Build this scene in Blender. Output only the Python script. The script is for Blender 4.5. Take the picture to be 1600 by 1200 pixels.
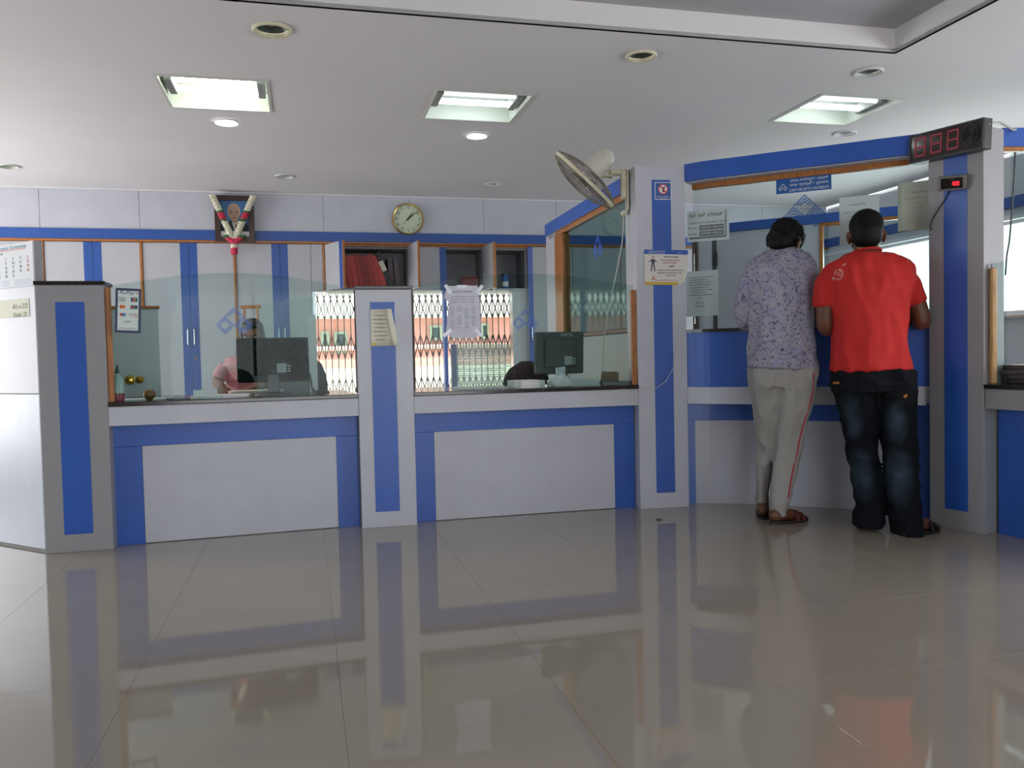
import bpy, bmesh, math, random
from mathutils import Vector, Matrix, Euler, noise
from mathutils.bvhtree import BVHTree

S = bpy.context.scene
for o in list(bpy.data.objects):
    bpy.data.objects.remove(o)
COL = S.collection
PI = math.pi

# ---------------------------------------------------------------- camera
FPX, PITCH, ROLL, CH = 1283.0, math.radians(1.966), math.radians(-1.269), 0.97
fwd = Vector((0, math.cos(PITCH), -math.sin(PITCH)))
_r0 = Vector((1, 0, 0)); _u0 = _r0.cross(fwd)
crt = _r0 * math.cos(ROLL) + _u0 * math.sin(ROLL)
cup = -_r0 * math.sin(ROLL) + _u0 * math.cos(ROLL)
cd = bpy.data.cameras.new('camera'); cam = bpy.data.objects.new('camera', cd); COL.objects.link(cam)
cd.sensor_width = 36; cd.lens = FPX / 1600 * 36; cd.clip_start = 0.05; cd.clip_end = 200
cam.matrix_world = Matrix(((crt.x, cup.x, -fwd.x, 0), (crt.y, cup.y, -fwd.y, 0), (crt.z, cup.z, -fwd.z, CH), (0, 0, 0, 1)))
S.camera = cam
S.view_settings.view_transform = 'Standard'
try: S.view_settings.look = 'None'
except Exception: pass
S.view_settings.gamma = 1.0
S.view_settings.use_curve_mapping = False
S.view_settings.exposure = -0.2
S.cycles.max_bounces = 9
S.cycles.diffuse_bounces = 4
S.cycles.glossy_bounces = 4
S.cycles.transparent_max_bounces = 24
S.cycles.sample_clamp_indirect = 4.0
S.cycles.caustics_reflective = False
S.cycles.caustics_refractive = False

# room frame: u runs along the back wall, v towards it
TH = math.radians(14.1)
CEIL = 2.62
ROOM = Matrix.Rotation(TH, 4, 'Z')
def uv(u, v, z=0.0):
    return ROOM @ Vector((u, v, z))

# ---------------------------------------------------------------- world, sun, big lights
w = bpy.data.worlds.new('world'); S.world = w; w.use_nodes = True
bg = w.node_tree.nodes['Background']; bg.inputs[0].default_value = (0.80, 0.90, 1.0, 1); bg.inputs[1].default_value = 3.5

def area(name, loc, target, sx, sy, power, color):
    l = bpy.data.lights.new(name, 'AREA'); l.shape = 'RECTANGLE'; l.size = sx; l.size_y = sy
    l.energy = power; l.color = color
    o = bpy.data.objects.new(name, l); COL.objects.link(o)
    o.location = loc
    o.rotation_euler = (Vector(target) - Vector(loc)).to_track_quat('-Z', 'Y').to_euler()
    return o
sl = bpy.data.lights.new('sun', 'SUN'); sl.energy = 9.0; sl.angle = 0.02; sl.color = (1, 0.95, 0.86)
so = bpy.data.objects.new('sun', sl); COL.objects.link(so)
so.rotation_euler = Vector((0.25, 0.75, -0.95)).to_track_quat('-Z', 'Y').to_euler()
# daylight entering by the openings of the hall behind and beside the camera, plus an added fill at the rear
area('entrance_daylight', uv(0.9, -4.35, 1.15), uv(-0.6, 3, 5.4), 3.8, 2.2, 112, (1.0, 0.98, 0.97))
area('side_door_daylight', uv(-4.75, 3.2, 1.1), uv(0.0, 3.4, 2.6), 2.0, 2.1, 13, (0.90, 0.95, 1.0))
area('right_glazing_daylight', uv(6.2, 0.9, 1.3), uv(1.0, 2.4, 1.6), 3.2, 1.8, 120, (1.0, 0.98, 0.98))
area('rear_side_fill', uv(-4.75, 6.7, 1.2), uv(0.0, 6.2, 3.4), 2.2, 2.0, 145, (1.0, 0.98, 0.97))  # added fill lamp brightening the back ceiling and cupboards, no window known there
area('right_window_daylight', uv(6.2, 6.0, 1.62), uv(2.0, 6.0, 2.2), 3.4, 0.9, 85, (1.0, 0.98, 0.98))

# ---------------------------------------------------------------- materials
def lin(c):
    if isinstance(c, str):
        c = [int(c[i:i+2], 16) / 255 for i in (0, 2, 4)]
    return tuple(x / 12.92 if x <= 0.04045 else ((x + 0.055) / 1.055) ** 2.4 for x in c) + (1.0,)
MATS = {}
def mat(name, col, rough=0.5, metal=0.0, var=0.0, vscale=8.0, bump=0.0, bscale=60.0, coat=0.0, col2=None, spec=0.5, stretch=None):
    if name in MATS: return MATS[name]
    m = bpy.data.materials.new(name); m.use_nodes = True; nt = m.node_tree; p = nt.nodes['Principled BSDF']
    p.inputs['Base Color'].default_value = lin(col); p.inputs['Roughness'].default_value = rough
    p.inputs['Metallic'].default_value = metal; p.inputs['Specular IOR Level'].default_value = spec
    p.inputs['Coat Weight'].default_value = coat; p.inputs['Coat Roughness'].default_value = 0.05
    if var or bump:
        tc = nt.nodes.new('ShaderNodeTexCoord'); mp = nt.nodes.new('ShaderNodeMapping')
        nt.links.new(tc.outputs['Object'], mp.inputs[0])
        if stretch: mp.inputs['Scale'].default_value = stretch
    if var:
        n = nt.nodes.new('ShaderNodeTexNoise'); n.inputs['Scale'].default_value = vscale; n.inputs['Detail'].default_value = 5
        nt.links.new(mp.outputs[0], n.inputs['Vector'])
        mx = nt.nodes.new('ShaderNodeMix'); mx.data_type = 'RGBA'
        a = lin(col); b = lin(col2) if col2 else tuple(max(0, x * (1 - var)) for x in a[:3]) + (1,)
        rp = nt.nodes.new('ShaderNodeMapRange'); rp.inputs[1].default_value = 0.35; rp.inputs[2].default_value = 0.65
        nt.links.new(n.outputs[0], rp.inputs[0]); nt.links.new(rp.outputs[0], mx.inputs[0])
        mx.inputs[6].default_value = a; mx.inputs[7].default_value = b
        nt.links.new(mx.outputs[2], p.inputs['Base Color'])
    if bump:
        n2 = nt.nodes.new('ShaderNodeTexNoise'); n2.inputs['Scale'].default_value = bscale; n2.inputs['Detail'].default_value = 3
        nt.links.new(mp.outputs[0], n2.inputs['Vector'])
        b2 = nt.nodes.new('ShaderNodeBump'); b2.inputs['Strength'].default_value = bump; b2.inputs['Distance'].default_value = 0.004
        nt.links.new(n2.outputs[0], b2.inputs['Height']); nt.links.new(b2.outputs[0], p.inputs['Normal'])
    MATS[name] = m; return m
def emis(name, col, strength, base='ffffff'):
    m = mat(name, base, 0.4); p = m.node_tree.nodes['Principled BSDF']
    p.inputs['Emission Color'].default_value = lin(col); p.inputs['Emission Strength'].default_value = strength
    return m
def glass(name, tint, refl=1.0, rough=0.0, haze=0.0, hazecol='dfe8e8'):
    m = bpy.data.materials.new(name); m.use_nodes = True; nt = m.node_tree; nt.nodes.clear()
    out = nt.nodes.new('ShaderNodeOutputMaterial'); tr = nt.nodes.new('ShaderNodeBsdfTransparent')
    gl = nt.nodes.new('ShaderNodeBsdfGlossy'); gl.inputs['Roughness'].default_value = rough
    tr.inputs[0].default_value = lin(tint); fr = nt.nodes.new('ShaderNodeFresnel'); fr.inputs[0].default_value = 1.5
    mu = nt.nodes.new('ShaderNodeMath'); mu.operation = 'MULTIPLY'; mu.inputs[1].default_value = refl
    nt.links.new(fr.outputs[0], mu.inputs[0])
    mx = nt.nodes.new('ShaderNodeMixShader'); nt.links.new(mu.outputs[0], mx.inputs[0])
    last = tr
    if haze:
        df = nt.nodes.new('ShaderNodeBsdfDiffuse'); df.inputs[0].default_value = lin(hazecol)
        m2 = nt.nodes.new('ShaderNodeMixShader'); m2.inputs[0].default_value = haze
        nt.links.new(tr.outputs[0], m2.inputs[1]); nt.links.new(df.outputs[0], m2.inputs[2]); last = m2
    nt.links.new(last.outputs[0], mx.inputs[1]); nt.links.new(gl.outputs[0], mx.inputs[2])
    nt.links.new(mx.outputs[0], out.inputs[0]); MATS[name] = m; return m

GREY = mat('grey_laminate', 'bebfc7', 0.38, var=0.06, vscale=5, bump=0.05, bscale=300)
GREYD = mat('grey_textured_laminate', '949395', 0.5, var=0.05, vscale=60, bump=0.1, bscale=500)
BLUE = mat('blue_laminate', '2c5bb2', 0.36, var=0.12, vscale=3, bump=0.05, bscale=300)
BLUED = mat('blue_strip_laminate', '2b549f', 0.4, var=0.10, vscale=40)
WOOD = mat('polished_teak', 'b9793c', 0.35, var=1, col2='8f5426', vscale=14, stretch=(12, 12, 0.8))
WOODD = mat('dark_brown_wood', '4a2b1c', 0.35, var=0.4, vscale=20, stretch=(8, 8, 1))
BLACK = mat('black_granite', '17130f', 0.15, var=0.5, vscale=200, col2='2c2520')
WHITE = mat('white_paint', 'd5d3d6', 0.75, var=0.03, vscale=2)
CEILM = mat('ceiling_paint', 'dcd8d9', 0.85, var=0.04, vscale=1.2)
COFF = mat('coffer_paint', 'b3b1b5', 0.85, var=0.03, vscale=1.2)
PAPER = mat('paper', 'e9e9ea', 0.8, var=0.04, vscale=6)
PAPERC = mat('cream_paper', 'e6e3cf', 0.8, var=0.04, vscale=6)
INK = mat('black_ink', '24242a', 0.7)
INKG = mat('grey_ink', '6d7076', 0.7)
INKR = mat('red_ink', 'c8342c', 0.7)
INKB = mat('blue_ink', '2c62ad', 0.6)
DKPL = mat('black_plastic', '191c1e', 0.35, var=0.2, vscale=30)
GRPL = mat('grey_plastic', '8b8e8e', 0.45)
CRPL = mat('cream_plastic', 'd8d2b8', 0.4, var=0.08, vscale=15, col2='c8bfa0')
STEEL = mat('steel', 'b9bcc0', 0.25, 1.0)
BRASS = mat('brass', 'c9a24a', 0.2, 1.0)
GLASS = glass('green_tint_glass', 'ecf4f2', 0.15)
GLASSC = glass('clear_glass', 'f3f8f7', 0.15)
GLASSD = glass('deep_tint_glass', 'ccdcda', .25)

# ---------------------------------------------------------------- geometry helpers
def ray(px, py):
    d = fwd + crt * ((px - 800) / FPX) - cup * ((py - 600) / FPX)
    return d
C0 = Vector((0, 0, CH))
def at(px, py, Y):
    d = ray(px, py); return C0 + d * (Y / d.y)
def atz(px, py, z=0.0):
    d = ray(px, py); return C0 + d * ((z - CH) / d.z)
def onp(px, py, F, y=0.0):
    """world hit of a pixel's ray on the plane local-y = y of frame F -> local (x, z)"""
    Fi = F.inverted(); o = Fi @ C0; d = Fi.to_3x3() @ ray(px, py)
    t = (y - o.y) / d.y; p = o + d * t
    return p.x, p.z
def frame(A, B):
    A = Vector((A[0], A[1], 0)); B = Vector((B[0], B[1], 0)); x = (B - A).normalized(); y = Vector((-x.y, x.x, 0))
    return Matrix(((x.x, y.x, 0, A.x), (x.y, y.y, 0, A.y), (0, 0, 1, 0), (0, 0, 0, 1)))
def dist(A, B): return math.hypot(A[0] - B[0], A[1] - B[1])
def T(x, y, z): return Matrix.Translation((x, y, z))
I4 = Matrix.Identity(4)

class MB:
    def __init__(s, M=None): s.bm = bmesh.new(); s.M = M.copy() if M else I4.copy()
    def quadface(s, pts):
        vs = [s.bm.verts.new(s.M @ Vector(p)) for p in pts]; s.bm.faces.new(vs); return s
    def box(s, x0, x1, y0, y1, z0, z1, M=None):
        m = s.M @ M if M else s.M
        v = [s.bm.verts.new(m @ Vector(p)) for p in ((x0,y0,z0),(x1,y0,z0),(x1,y1,z0),(x0,y1,z0),(x0,y0,z1),(x1,y0,z1),(x1,y1,z1),(x0,y1,z1))]
        for f in ((3,2,1,0),(4,5,6,7),(0,1,5,4),(1,2,6,5),(2,3,7,6),(3,0,4,7)): s.bm.faces.new([v[i] for i in f])
        return s
    def bbox(s, x0, x1, y0, y1, z0, z1, r=0.004, M=None):
        """box with chamfered edges"""
        m = s.M @ M if M else s.M
        b = bmesh.new()
        v = [b.verts.new(Vector(p)) for p in ((x0,y0,z0),(x1,y0,z0),(x1,y1,z0),(x0,y1,z0),(x0,y0,z1),(x1,y0,z1),(x1,y1,z1),(x0,y1,z1))]
        for f in ((3,2,1,0),(4,5,6,7),(0,1,5,4),(1,2,6,5),(2,3,7,6),(3,0,4,7)): b.faces.new([v[i] for i in f])
        bmesh.ops.bevel(b, geom=b.edges[:], offset=r, segments=1, affect='EDGES')
        s.merge(b, m); return s
    def merge(s, b, m=None):
        m = m or s.M
        b.verts.ensure_lookup_table(); b.verts.index_update(); mp = [s.bm.verts.new(m @ v.co) for v in b.verts]
        for f in b.faces:
            try: s.bm.faces.new([mp[v.index] for v in f.verts])
            except ValueError: pass
        b.free(); return s
    def rings(s, rs, cap=True, closed=True):
        prev = None; first = None
        for r in rs:
            vs = [s.bm.verts.new(s.M @ Vector(p)) for p in r]
            if prev:
                n = len(vs)
                for i in range(n if closed else n - 1):
                    s.bm.faces.new([prev[i], prev[(i+1) % n], vs[(i+1) % n], vs[i]])
            else: first = vs
            prev = vs
        if cap:
            s.bm.faces.new(first[::-1]); s.bm.faces.new(prev)
        return s
    def tube(s, pts, r, n=8, cap=True):
        pts = [Vector(p) for p in pts]; k = len(pts)
        rr = r if isinstance(r, (list, tuple)) else [r] * k
        rs = []; up = None
        for i, p in enumerate(pts):
            t = (pts[min(i+1, k-1)] - pts[max(i-1, 0)]).normalized()
            if up is None:
                up = Vector((0, 0, 1)) if abs(t.z) < 0.9 else Vector((1, 0, 0))
            a = t.cross(up).normalized(); b = a.cross(t).normalized(); up = b
            rs.append([p + (a * math.cos(2*PI*j/n) + b * math.sin(2*PI*j/n)) * rr[i] for j in range(n)])
        return s.rings(rs, cap)
    def cyl(s, c, r, h, n=24, r2=None, axis='Z'):
        c = Vector(c); r2 = r if r2 is None else r2
        R = {'Z': I4, 'Y': Matrix.Rotation(-PI/2, 4, 'X'), 'X': Matrix.Rotation(PI/2, 4, 'Y')}[axis]
        rs = []
        for q, rad in ((0, r), (h, r2)):
            rs.append([c + (R @ Vector((rad*math.cos(2*PI*j/n), rad*math.sin(2*PI*j/n), q))) for j in range(n)])
        return s.rings(rs)
    def lathe(s, prof, n=32, M=None, cap=False):
        """profile of (radius, height) revolved about local Z of M"""
        M = M or I4
        rs = [[M @ Vector((r*math.cos(2*PI*j/n), r*math.sin(2*PI*j/n), z)) for j in range(n)] for r, z in prof]
        return s.rings(rs, cap)
    def ell(s, c, r, M=None, n=16):
        M = M or I4; b = bmesh.new(); bmesh.ops.create_uvsphere(b, u_segments=n, v_segments=max(6, n*2//3), radius=1)
        r = (r, r, r) if not isinstance(r, (tuple, list)) else r
        mm = M @ Matrix.Translation(c) @ Matrix.Diagonal((r[0], r[1], r[2], 1)); s.merge(b, s.M @ mm); return s
    def plate(s, outer, holes=(), t=0.01, y=0.0, M=None):
        """flat plate in local x/z from local y to y+t, with holes"""
        cu = bpy.data.curves.new('c', 'CURVE'); cu.dimensions = '2D'; cu.fill_mode = 'BOTH'; cu.extrude = t / 2
        for loop in [outer] + list(holes):
            sp = cu.splines.new('POLY'); sp.points.add(len(loop) - 1); sp.use_cyclic_u = True
            for i, (a, b) in enumerate(loop): sp.points[i].co = (a, b, 0, 1)
        co = bpy.data.objects.new('c', cu); COL.objects.link(co)
        me = bpy.data.meshes.new_from_object(co.evaluated_get(bpy.context.evaluated_depsgraph_get()))
        b = bmesh.new(); b.from_mesh(me); bmesh.ops.remove_doubles(b, verts=b.verts, dist=1e-5)
        X = Matrix(((1,0,0,0),(0,0,-1,y+t/2),(0,1,0,0),(0,0,0,1)))
        s.merge(b, s.M @ (M or I4) @ X)
        bpy.data.objects.remove(co); bpy.data.curves.remove(cu); bpy.data.meshes.remove(me); return s
    def mesh(s, name):
        bmesh.ops.recalc_face_normals(s.bm, faces=s.bm.faces)
        me = bpy.data.meshes.new(name); s.bm.to_mesh(me); s.bm.free(); return me
    def build(s, name, m, parent=None, label=None, smooth=False, **kw):
        return link(name, s.mesh(name), m, parent, label, smooth, **kw)

def link(name, me, m, parent=None, label=None, smooth=False, **kw):
    me.materials.clear(); me.materials.append(m)
    if smooth:
        me.polygons.foreach_set('use_smooth', [True] * len(me.polygons))
        if smooth == 'auto':
            try: me.set_sharp_from_angle(angle=math.radians(40))
            except Exception: pass
    o = bpy.data.objects.new(name, me); COL.objects.link(o)
    if parent is not None:
        me.transform(Matrix.Translation(-wloc(parent))); o.parent = parent
    elif not kw.get('keep'):
        me.update()
        if len(me.vertices):
            xs = [v.co for v in me.vertices]
            c = Vector((sum(v.x for v in xs)/len(xs), sum(v.y for v in xs)/len(xs), min(v.z for v in xs)))
            me.transform(Matrix.Translation(-c)); o.location = c
    if label: o['label'] = label
    return o
def wloc(o):
    p = Vector(o.location)
    while o.parent: o = o.parent; p += Vector(o.location)
    return p
def thing(name, label, cat, loc, group=None):
    o = bpy.data.objects.new(name, None); COL.objects.link(o); o.empty_display_size = 0.05
    o.location = Vector(loc); o['label'] = label; o['category'] = cat
    if group: o['group'] = group
    return o
def tag(o, label, cat, group=None):
    o['label'] = label; o['category'] = cat
    if group: o['group'] = group
    return o
def struct(o): o['kind'] = 'structure'; return o
def root_struct(name, loc=(0, 0, 0)):
    o = bpy.data.objects.new(name, None); COL.objects.link(o); o.location = Vector(loc); o['kind'] = 'structure'; o.empty_display_size = 0.05; return o

def txt(body, F, x, z, y, size, m, parent, name='lettering', align='CENTER', width=None, height=None, shear=0.0, rot=0.0, t=0.0004, label=None):
    cu = bpy.data.curves.new('t', 'FONT'); cu.body = body; cu.size = size; cu.align_x = align; cu.align_y = 'CENTER'
    cu.extrude = t; cu.shear = shear; cu.resolution_u = 3
    co = bpy.data.objects.new('t', cu); COL.objects.link(co)
    me = bpy.data.meshes.new_from_object(co.evaluated_get(bpy.context.evaluated_depsgraph_get()))
    bpy.data.objects.remove(co); bpy.data.curves.remove(cu)
    if not len(me.vertices): return None
    xs = [v.co.x for v in me.vertices]; ys = [v.co.y for v in me.vertices]
    if width: k = width / max(1e-6, max(xs) - min(xs)); me.transform(Matrix.Diagonal((k, 1, 1, 1)))
    if height: k = height / max(1e-6, max(ys) - min(ys)); me.transform(Matrix.Diagonal((1, k, 1, 1)))
    X = Matrix(((1,0,0,x),(0,0,-1,y),(0,1,0,z),(0,0,0,1)))
    me.transform(F @ X @ Matrix.Rotation(rot, 4, 'Z'))
    return link(name, me, m, parent, label)

def emblem(F, cx, cz, s, y, m, parent, name='emblem', inset=0.0):
    """three interlocked nested diamonds"""
    b = MB(F)
    def strip(p, q, wd):
        b.quadface([(p[0], y, p[1]), (q[0], y, q[1]), (q[0], y, q[1] - wd), (p[0], y, p[1] - wd)])
    a = s * 0.245; n = 3; step = .29 if s > .2 else .21; wd = a * step * .48
    for (ox, oz, full) in ((-.25, -.10, 1), (.25, -.10, 1), (0.0, .165, 0)):
        ox = cx + ox * s; oz = cz + oz * s
        for k in range(n):
            r = a * (1 - (k + inset) * step)
            L, Rr, U, D = (ox - r, oz), (ox + r, oz), (ox, oz + r), (ox, oz - r)
            strip(L, U, wd); strip(U, Rr, wd)
            if full: strip((L[0], L[1]), (D[0], D[1]), wd); strip(D, Rr, wd)
    return b.build(name, m, parent)

def sheet(F, x0, x1, z0, z1, y, t, m, name, parent=None, curl=0.0, nx=6, **kw):
    """thin paper panel facing local -y; curl lifts its lower right corner"""
    b = MB(F); N = nx
    g = {}
    for side in (0, 1):
        for i in range(N + 1):
            for j in range(N + 1):
                fx, fz = i / N, j / N
                lift = curl * max(0, (fx - fz) - 0.35) ** 2 * 3
                g[side, i, j] = b.bm.verts.new(F @ Vector((x0 + (x1-x0)*fx, y - lift - (t if side == 0 else 0), z0 + (z1-z0)*fz)))
    for i in range(N):
        for j in range(N):
            for side in (0, 1):
                q = [g[side,i,j], g[side,i+1,j], g[side,i+1,j+1], g[side,i,j+1]]
                b.bm.faces.new(q)
    for i in range(N):
        for (a, c) in (((i,0),(i+1,0)), ((i,N),(i+1,N)), ((0,i),(0,i+1)), ((N,i),(N,i+1))):
            b.bm.faces.new([g[0,a[0],a[1]], g[0,c[0],c[1]], g[1,c[0],c[1]], g[1,a[0],a[1]]])
    return b.build(name, m, parent, **kw)

def bake(mb, voxel=0.008, smooth=4, amp=0.0, freq=6.0, seed=0, aniso=(1, 1, 1)):
    """melt overlapping closed shapes into one continuous skin"""
    me = mb.mesh('m'); o = bpy.data.objects.new('m', me); COL.objects.link(o)
    r = o.modifiers.new('r', 'REMESH'); r.mode = 'VOXEL'; r.voxel_size = voxel
    if smooth:
        sm = o.modifiers.new('s', 'SMOOTH'); sm.factor = 0.5; sm.iterations = smooth
    out = bpy.data.meshes.new_from_object(o.evaluated_get(bpy.context.evaluated_depsgraph_get()))
    bpy.data.objects.remove(o); bpy.data.meshes.remove(me)
    if amp:
        ns = [v.normal.copy() for v in out.vertices]
        for v, n in zip(out.vertices, ns):
            p = Vector((v.co.x * aniso[0], v.co.y * aniso[1], v.co.z * aniso[2])) * freq + Vector((seed, seed * 2.3, 0))
            d = 1 - abs(noise.noise(p)) * 2.0 + 0.5 * noise.noise(p * 2.3)
            v.co += n * (d - 0.5) * amp
    return out
# ================================================================ THE SETTING
VB, UR, UL, VF = 8.448, 5.946, -4.6, -4.2
BACK = ROOM @ T(0, VB, 0)                       # back wall frame: local x = u, y into the wall
def bk(px, py, y=0.0): return onp(px, py, BACK, y)

# floor slab (grout colour) and glossy vitrified tiles
def floor_mat():
    m = mat('polished_tile', '9a948a', 0.07, spec=0.5); nt = m.node_tree; p = nt.nodes['Principled BSDF']
    p.inputs['IOR'].default_value = 1.75
    geo = nt.nodes.new('ShaderNodeNewGeometry')
    n = nt.nodes.new('ShaderNodeTexNoise'); n.inputs['Scale'].default_value = 2.2; n.inputs['Detail'].default_value = 6
    nt.links.new(geo.outputs['Position'], n.inputs['Vector'])
    mx = nt.nodes.new('ShaderNodeMix'); mx.data_type = 'RGBA'; mx.inputs[6].default_value = lin('a29989'); mx.inputs[7].default_value = lin('978e81')
    nt.links.new(n.outputs[0], mx.inputs[0]); nt.links.new(mx.outputs[2], p.inputs['Base Color'])
    n2 = nt.nodes.new('ShaderNodeTexNoise'); n2.inputs['Scale'].default_value = 5; nt.links.new(geo.outputs['Position'], n2.inputs['Vector'])
    mr = nt.nodes.new('ShaderNodeMapRange'); mr.inputs[3].default_value = 0.025; mr.inputs[4].default_value = 0.06
    nt.links.new(n2.outputs[0], mr.inputs[0]); nt.links.new(mr.outputs[0], p.inputs['Roughness'])
    return m
FLOORM = floor_mat()
GROUT = mat('grout', '8f877b', 0.3)
fl = MB(ROOM).box(UL - 0.1, UR + 0.1, VF - 0.1, VB + 0.02, -0.14, -0.006).build('floor', GROUT); struct(fl)
TS = 0.612
u_ref = (ROOM.inverted() @ atz(690, 840)).x
v_ref = 0.25
tile_me = None; ntile = 0
i0 = int(math.floor((UL - u_ref) / TS)); rest = []
for i in range(i0, i0 + 19):
    for j in range(-8, 15):
        u0, v0 = u_ref + i * TS, v_ref + j * TS
        if u0 < UL - 0.3 or u0 + TS > UR + 0.5 or v0 < VF - 0.3 or v0 > VB - 0.1: continue
        c = uv(u0 + TS/2, v0 + TS/2)
        vis = c.y > 0.4 and abs(c.x) < 0.72 * c.y + 1.0 and c.y < 7.2
        if not vis: rest.append((u0, v0)); continue
        if tile_me is None:
            tile_me = MB(Matrix.Rotation(TH, 4, 'Z')).bbox(-TS/2 + 0.0004, TS/2 - 0.0004, -TS/2 + 0.0004, TS/2 - 0.0004, -0.0059, 0.0, 0.0003).mesh('floor_tile')
            tile_me.materials.append(FLOORM)
        o = bpy.data.objects.new('floor_tile', tile_me); COL.objects.link(o)
        o.parent = fl; o.location = Vector((c.x, c.y, 0)) - Vector(fl.location); ntile += 1
b = MB(ROOM)
for u0, v0 in rest:
    b.box(max(u0 + 0.001, UL), min(u0 + TS - 0.001, UR), max(v0 + 0.001, VF), min(v0 + TS - 0.001, VB), -0.0059, 0.0)
o = b.build('far_tiles', FLOORM, fl); o['kind'] = 'stuff'

# ---------------------------------------------------------------- ceiling with coffer, light wells and downlight holes
ri = ROOM.inverted()
def cuv(px, py): p = ri @ atz(px, py, CEIL); return p.x, p.y
cor = cuv(1398, 82)
cu_, cv_ = cor
LIGHTS = []
for quad in (((243,113),(418,127),(424,176),(265,167)), ((683,140),(833,146),(797,190),(663,186)), ((1283,148),(1411,153),(1322,194),(1208,191))):
    ps = [cuv(*q) for q in quad]; LIGHTS.append((sum(p[0] for p in ps)/4, sum(p[1] for p in ps)/4))
LH = 0.305
DOWN = [((425,46), 0.098, 'dark'), ((1002,87), 0.088, 'dark'), ((1357,112), 0.085, 'grey'), ((1320,208), 0.088, 'white'),
        ((354,190), 0.078, 'lit'), ((745,211), 0.078, 'lit'), ((445,275), 0.086, 'grey'), ((770,287.5), 0.086, 'grey'), ((14,259.5), 0.086, 'grey')]
holes = [[(cu_, cv_), (cu_, VF + 0.8), (UL + 0.9, VF + 0.8), (UL + 0.9, cv_)]]
for (a, c) in LIGHTS: holes.append([(a-LH, c-LH), (a+LH, c-LH), (a+LH, c+LH), (a-LH, c+LH)])
for (q, r, k) in DOWN:
    a, c = cuv(*q); holes.append([(a + r*0.86*math.cos(2*PI*j/20), c + r*0.86*math.sin(2*PI*j/20)) for j in range(20)])
# plate() lays out x/z; turn it so that z -> v and the thickness goes up
UP = Matrix(((1,0,0,0),(0,0,1,0),(0,1,0,0),(0,0,0,1)))
ceiling = MB(ROOM @ T(0, 0, CEIL) @ UP).plate([(UL, VF), (UR, VF), (UR, VB), (UL, VB)], holes, 0.02, 0.0).build('ceiling', CEILM); struct(ceiling)
CFZ = 0.13
b = MB(ROOM)
b.box(UL + 0.9, cu_, cv_, cv_ + 0.02, CEIL + 0.0, CEIL + CFZ).box(cu_, cu_ + 0.02, VF + 0.8, cv_ + 0.02, CEIL + 0.0, CEIL + CFZ)
b.box(UL + 0.88, UL + 0.9, VF + 0.8, cv_, CEIL, CEIL + CFZ).box(UL + 0.9, cu_, VF + 0.78, VF + 0.8, CEIL, CEIL + CFZ)
b.build('coffer_side', CEILM, ceiling)
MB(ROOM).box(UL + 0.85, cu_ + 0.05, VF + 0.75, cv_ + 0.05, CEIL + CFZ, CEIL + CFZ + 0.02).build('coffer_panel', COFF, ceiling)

TUBE_ON = emis('fluorescent_tube_lit', 'f4fbff', 9.0)
TUBE_HOT = emis('fluorescent_tube_bright', 'fbffee', 22.0)
TUBE_DIM = emis('fluorescent_tube_dim', 'eef6ee', 1.1)
REFL = mat('lamp_reflector', 'dfe6dc', 0.45, spec=0.6)
TRIM = mat('lamp_trim', 'c7c9c0', 0.5)
lab = ['recessed square ceiling light with both tubes glaring, at the left', 'recessed square ceiling light with one bright tube, in the middle', 'recessed square ceiling light over the cash counter, at the right']
for k, (a, c) in enumerate(LIGHTS):
    t = thing('ceiling_light', lab[k], 'light', uv(a, c, CEIL), 'recessed square tube lights in the ceiling')
    F = ROOM @ T(a, c, CEIL); h = LH
    b = MB(F); D = 0.11
    for (x0, x1, y0, y1) in ((-h, -h+0.004, -h, h), (h-0.004, h, -h, h), (-h, h, -h, -h+0.004), (-h, h, h-0.004, h)):
        b.box(x0, x1, y0, y1, 0.0, D)
    b.box(-h, h, -h, h, D, D + 0.004)
    b.build('reflector_well', REFL, t)
    b = MB(F)
    for (x0, x1, y0, y1) in ((-h-.012, -h+.006, -h-.012, h+.012), (h-.006, h+.012, -h-.012, h+.012), (-h+.006, h-.006, -h-.012, -h+.006), (-h+.006, h-.006, h-.006, h+.012)):
        b.box(x0, x1, y0, y1, -0.006, -0.0005)
    b.build('trim_frame', TRIM, t)
    for yy, mm in ((-0.12, TUBE_HOT if k == 0 else TUBE_DIM), (0.06, TUBE_HOT if k == 0 else TUBE_ON)):
        MB(F).cyl((-0.24, yy, 0.045), 0.019, 0.48, 12, axis='X').build('tube', mm, t, smooth='auto')
    for sx in (-1, 1):
        MB(F).bbox(min(sx*0.24, sx*0.285), max(sx*0.24, sx*0.285), -0.17, 0.11, 0.02, 0.085).build('lamp_holder', GRPL, t)
    MB(F).bbox(-0.24, 0.24, -0.05, -0.005, 0.075, 0.108).build('ballast_cover', WHITE, t)
DARKGL = mat('downlight_dark_glass', '5f6b66', 0.18, var=0.3, vscale=20)
LITD = emis('downlight_lit', 'f0f4ff', 26.0)
dl = ['large dark unlit downlight nearest the left ceiling light', 'unlit downlight with dark glass beside the ceiling coffer edge', 'unlit grey downlight near the corner of the ceiling coffer', 'pale unlit downlight just above the curved blue cash beam',
      'glowing round downlight behind the left square ceiling light', 'glowing round downlight behind the middle square ceiling light', 'small unlit downlight above the garlanded portrait', 'small unlit downlight above and right of the wall clock', 'unlit downlight at the far left edge of the ceiling']
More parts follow.
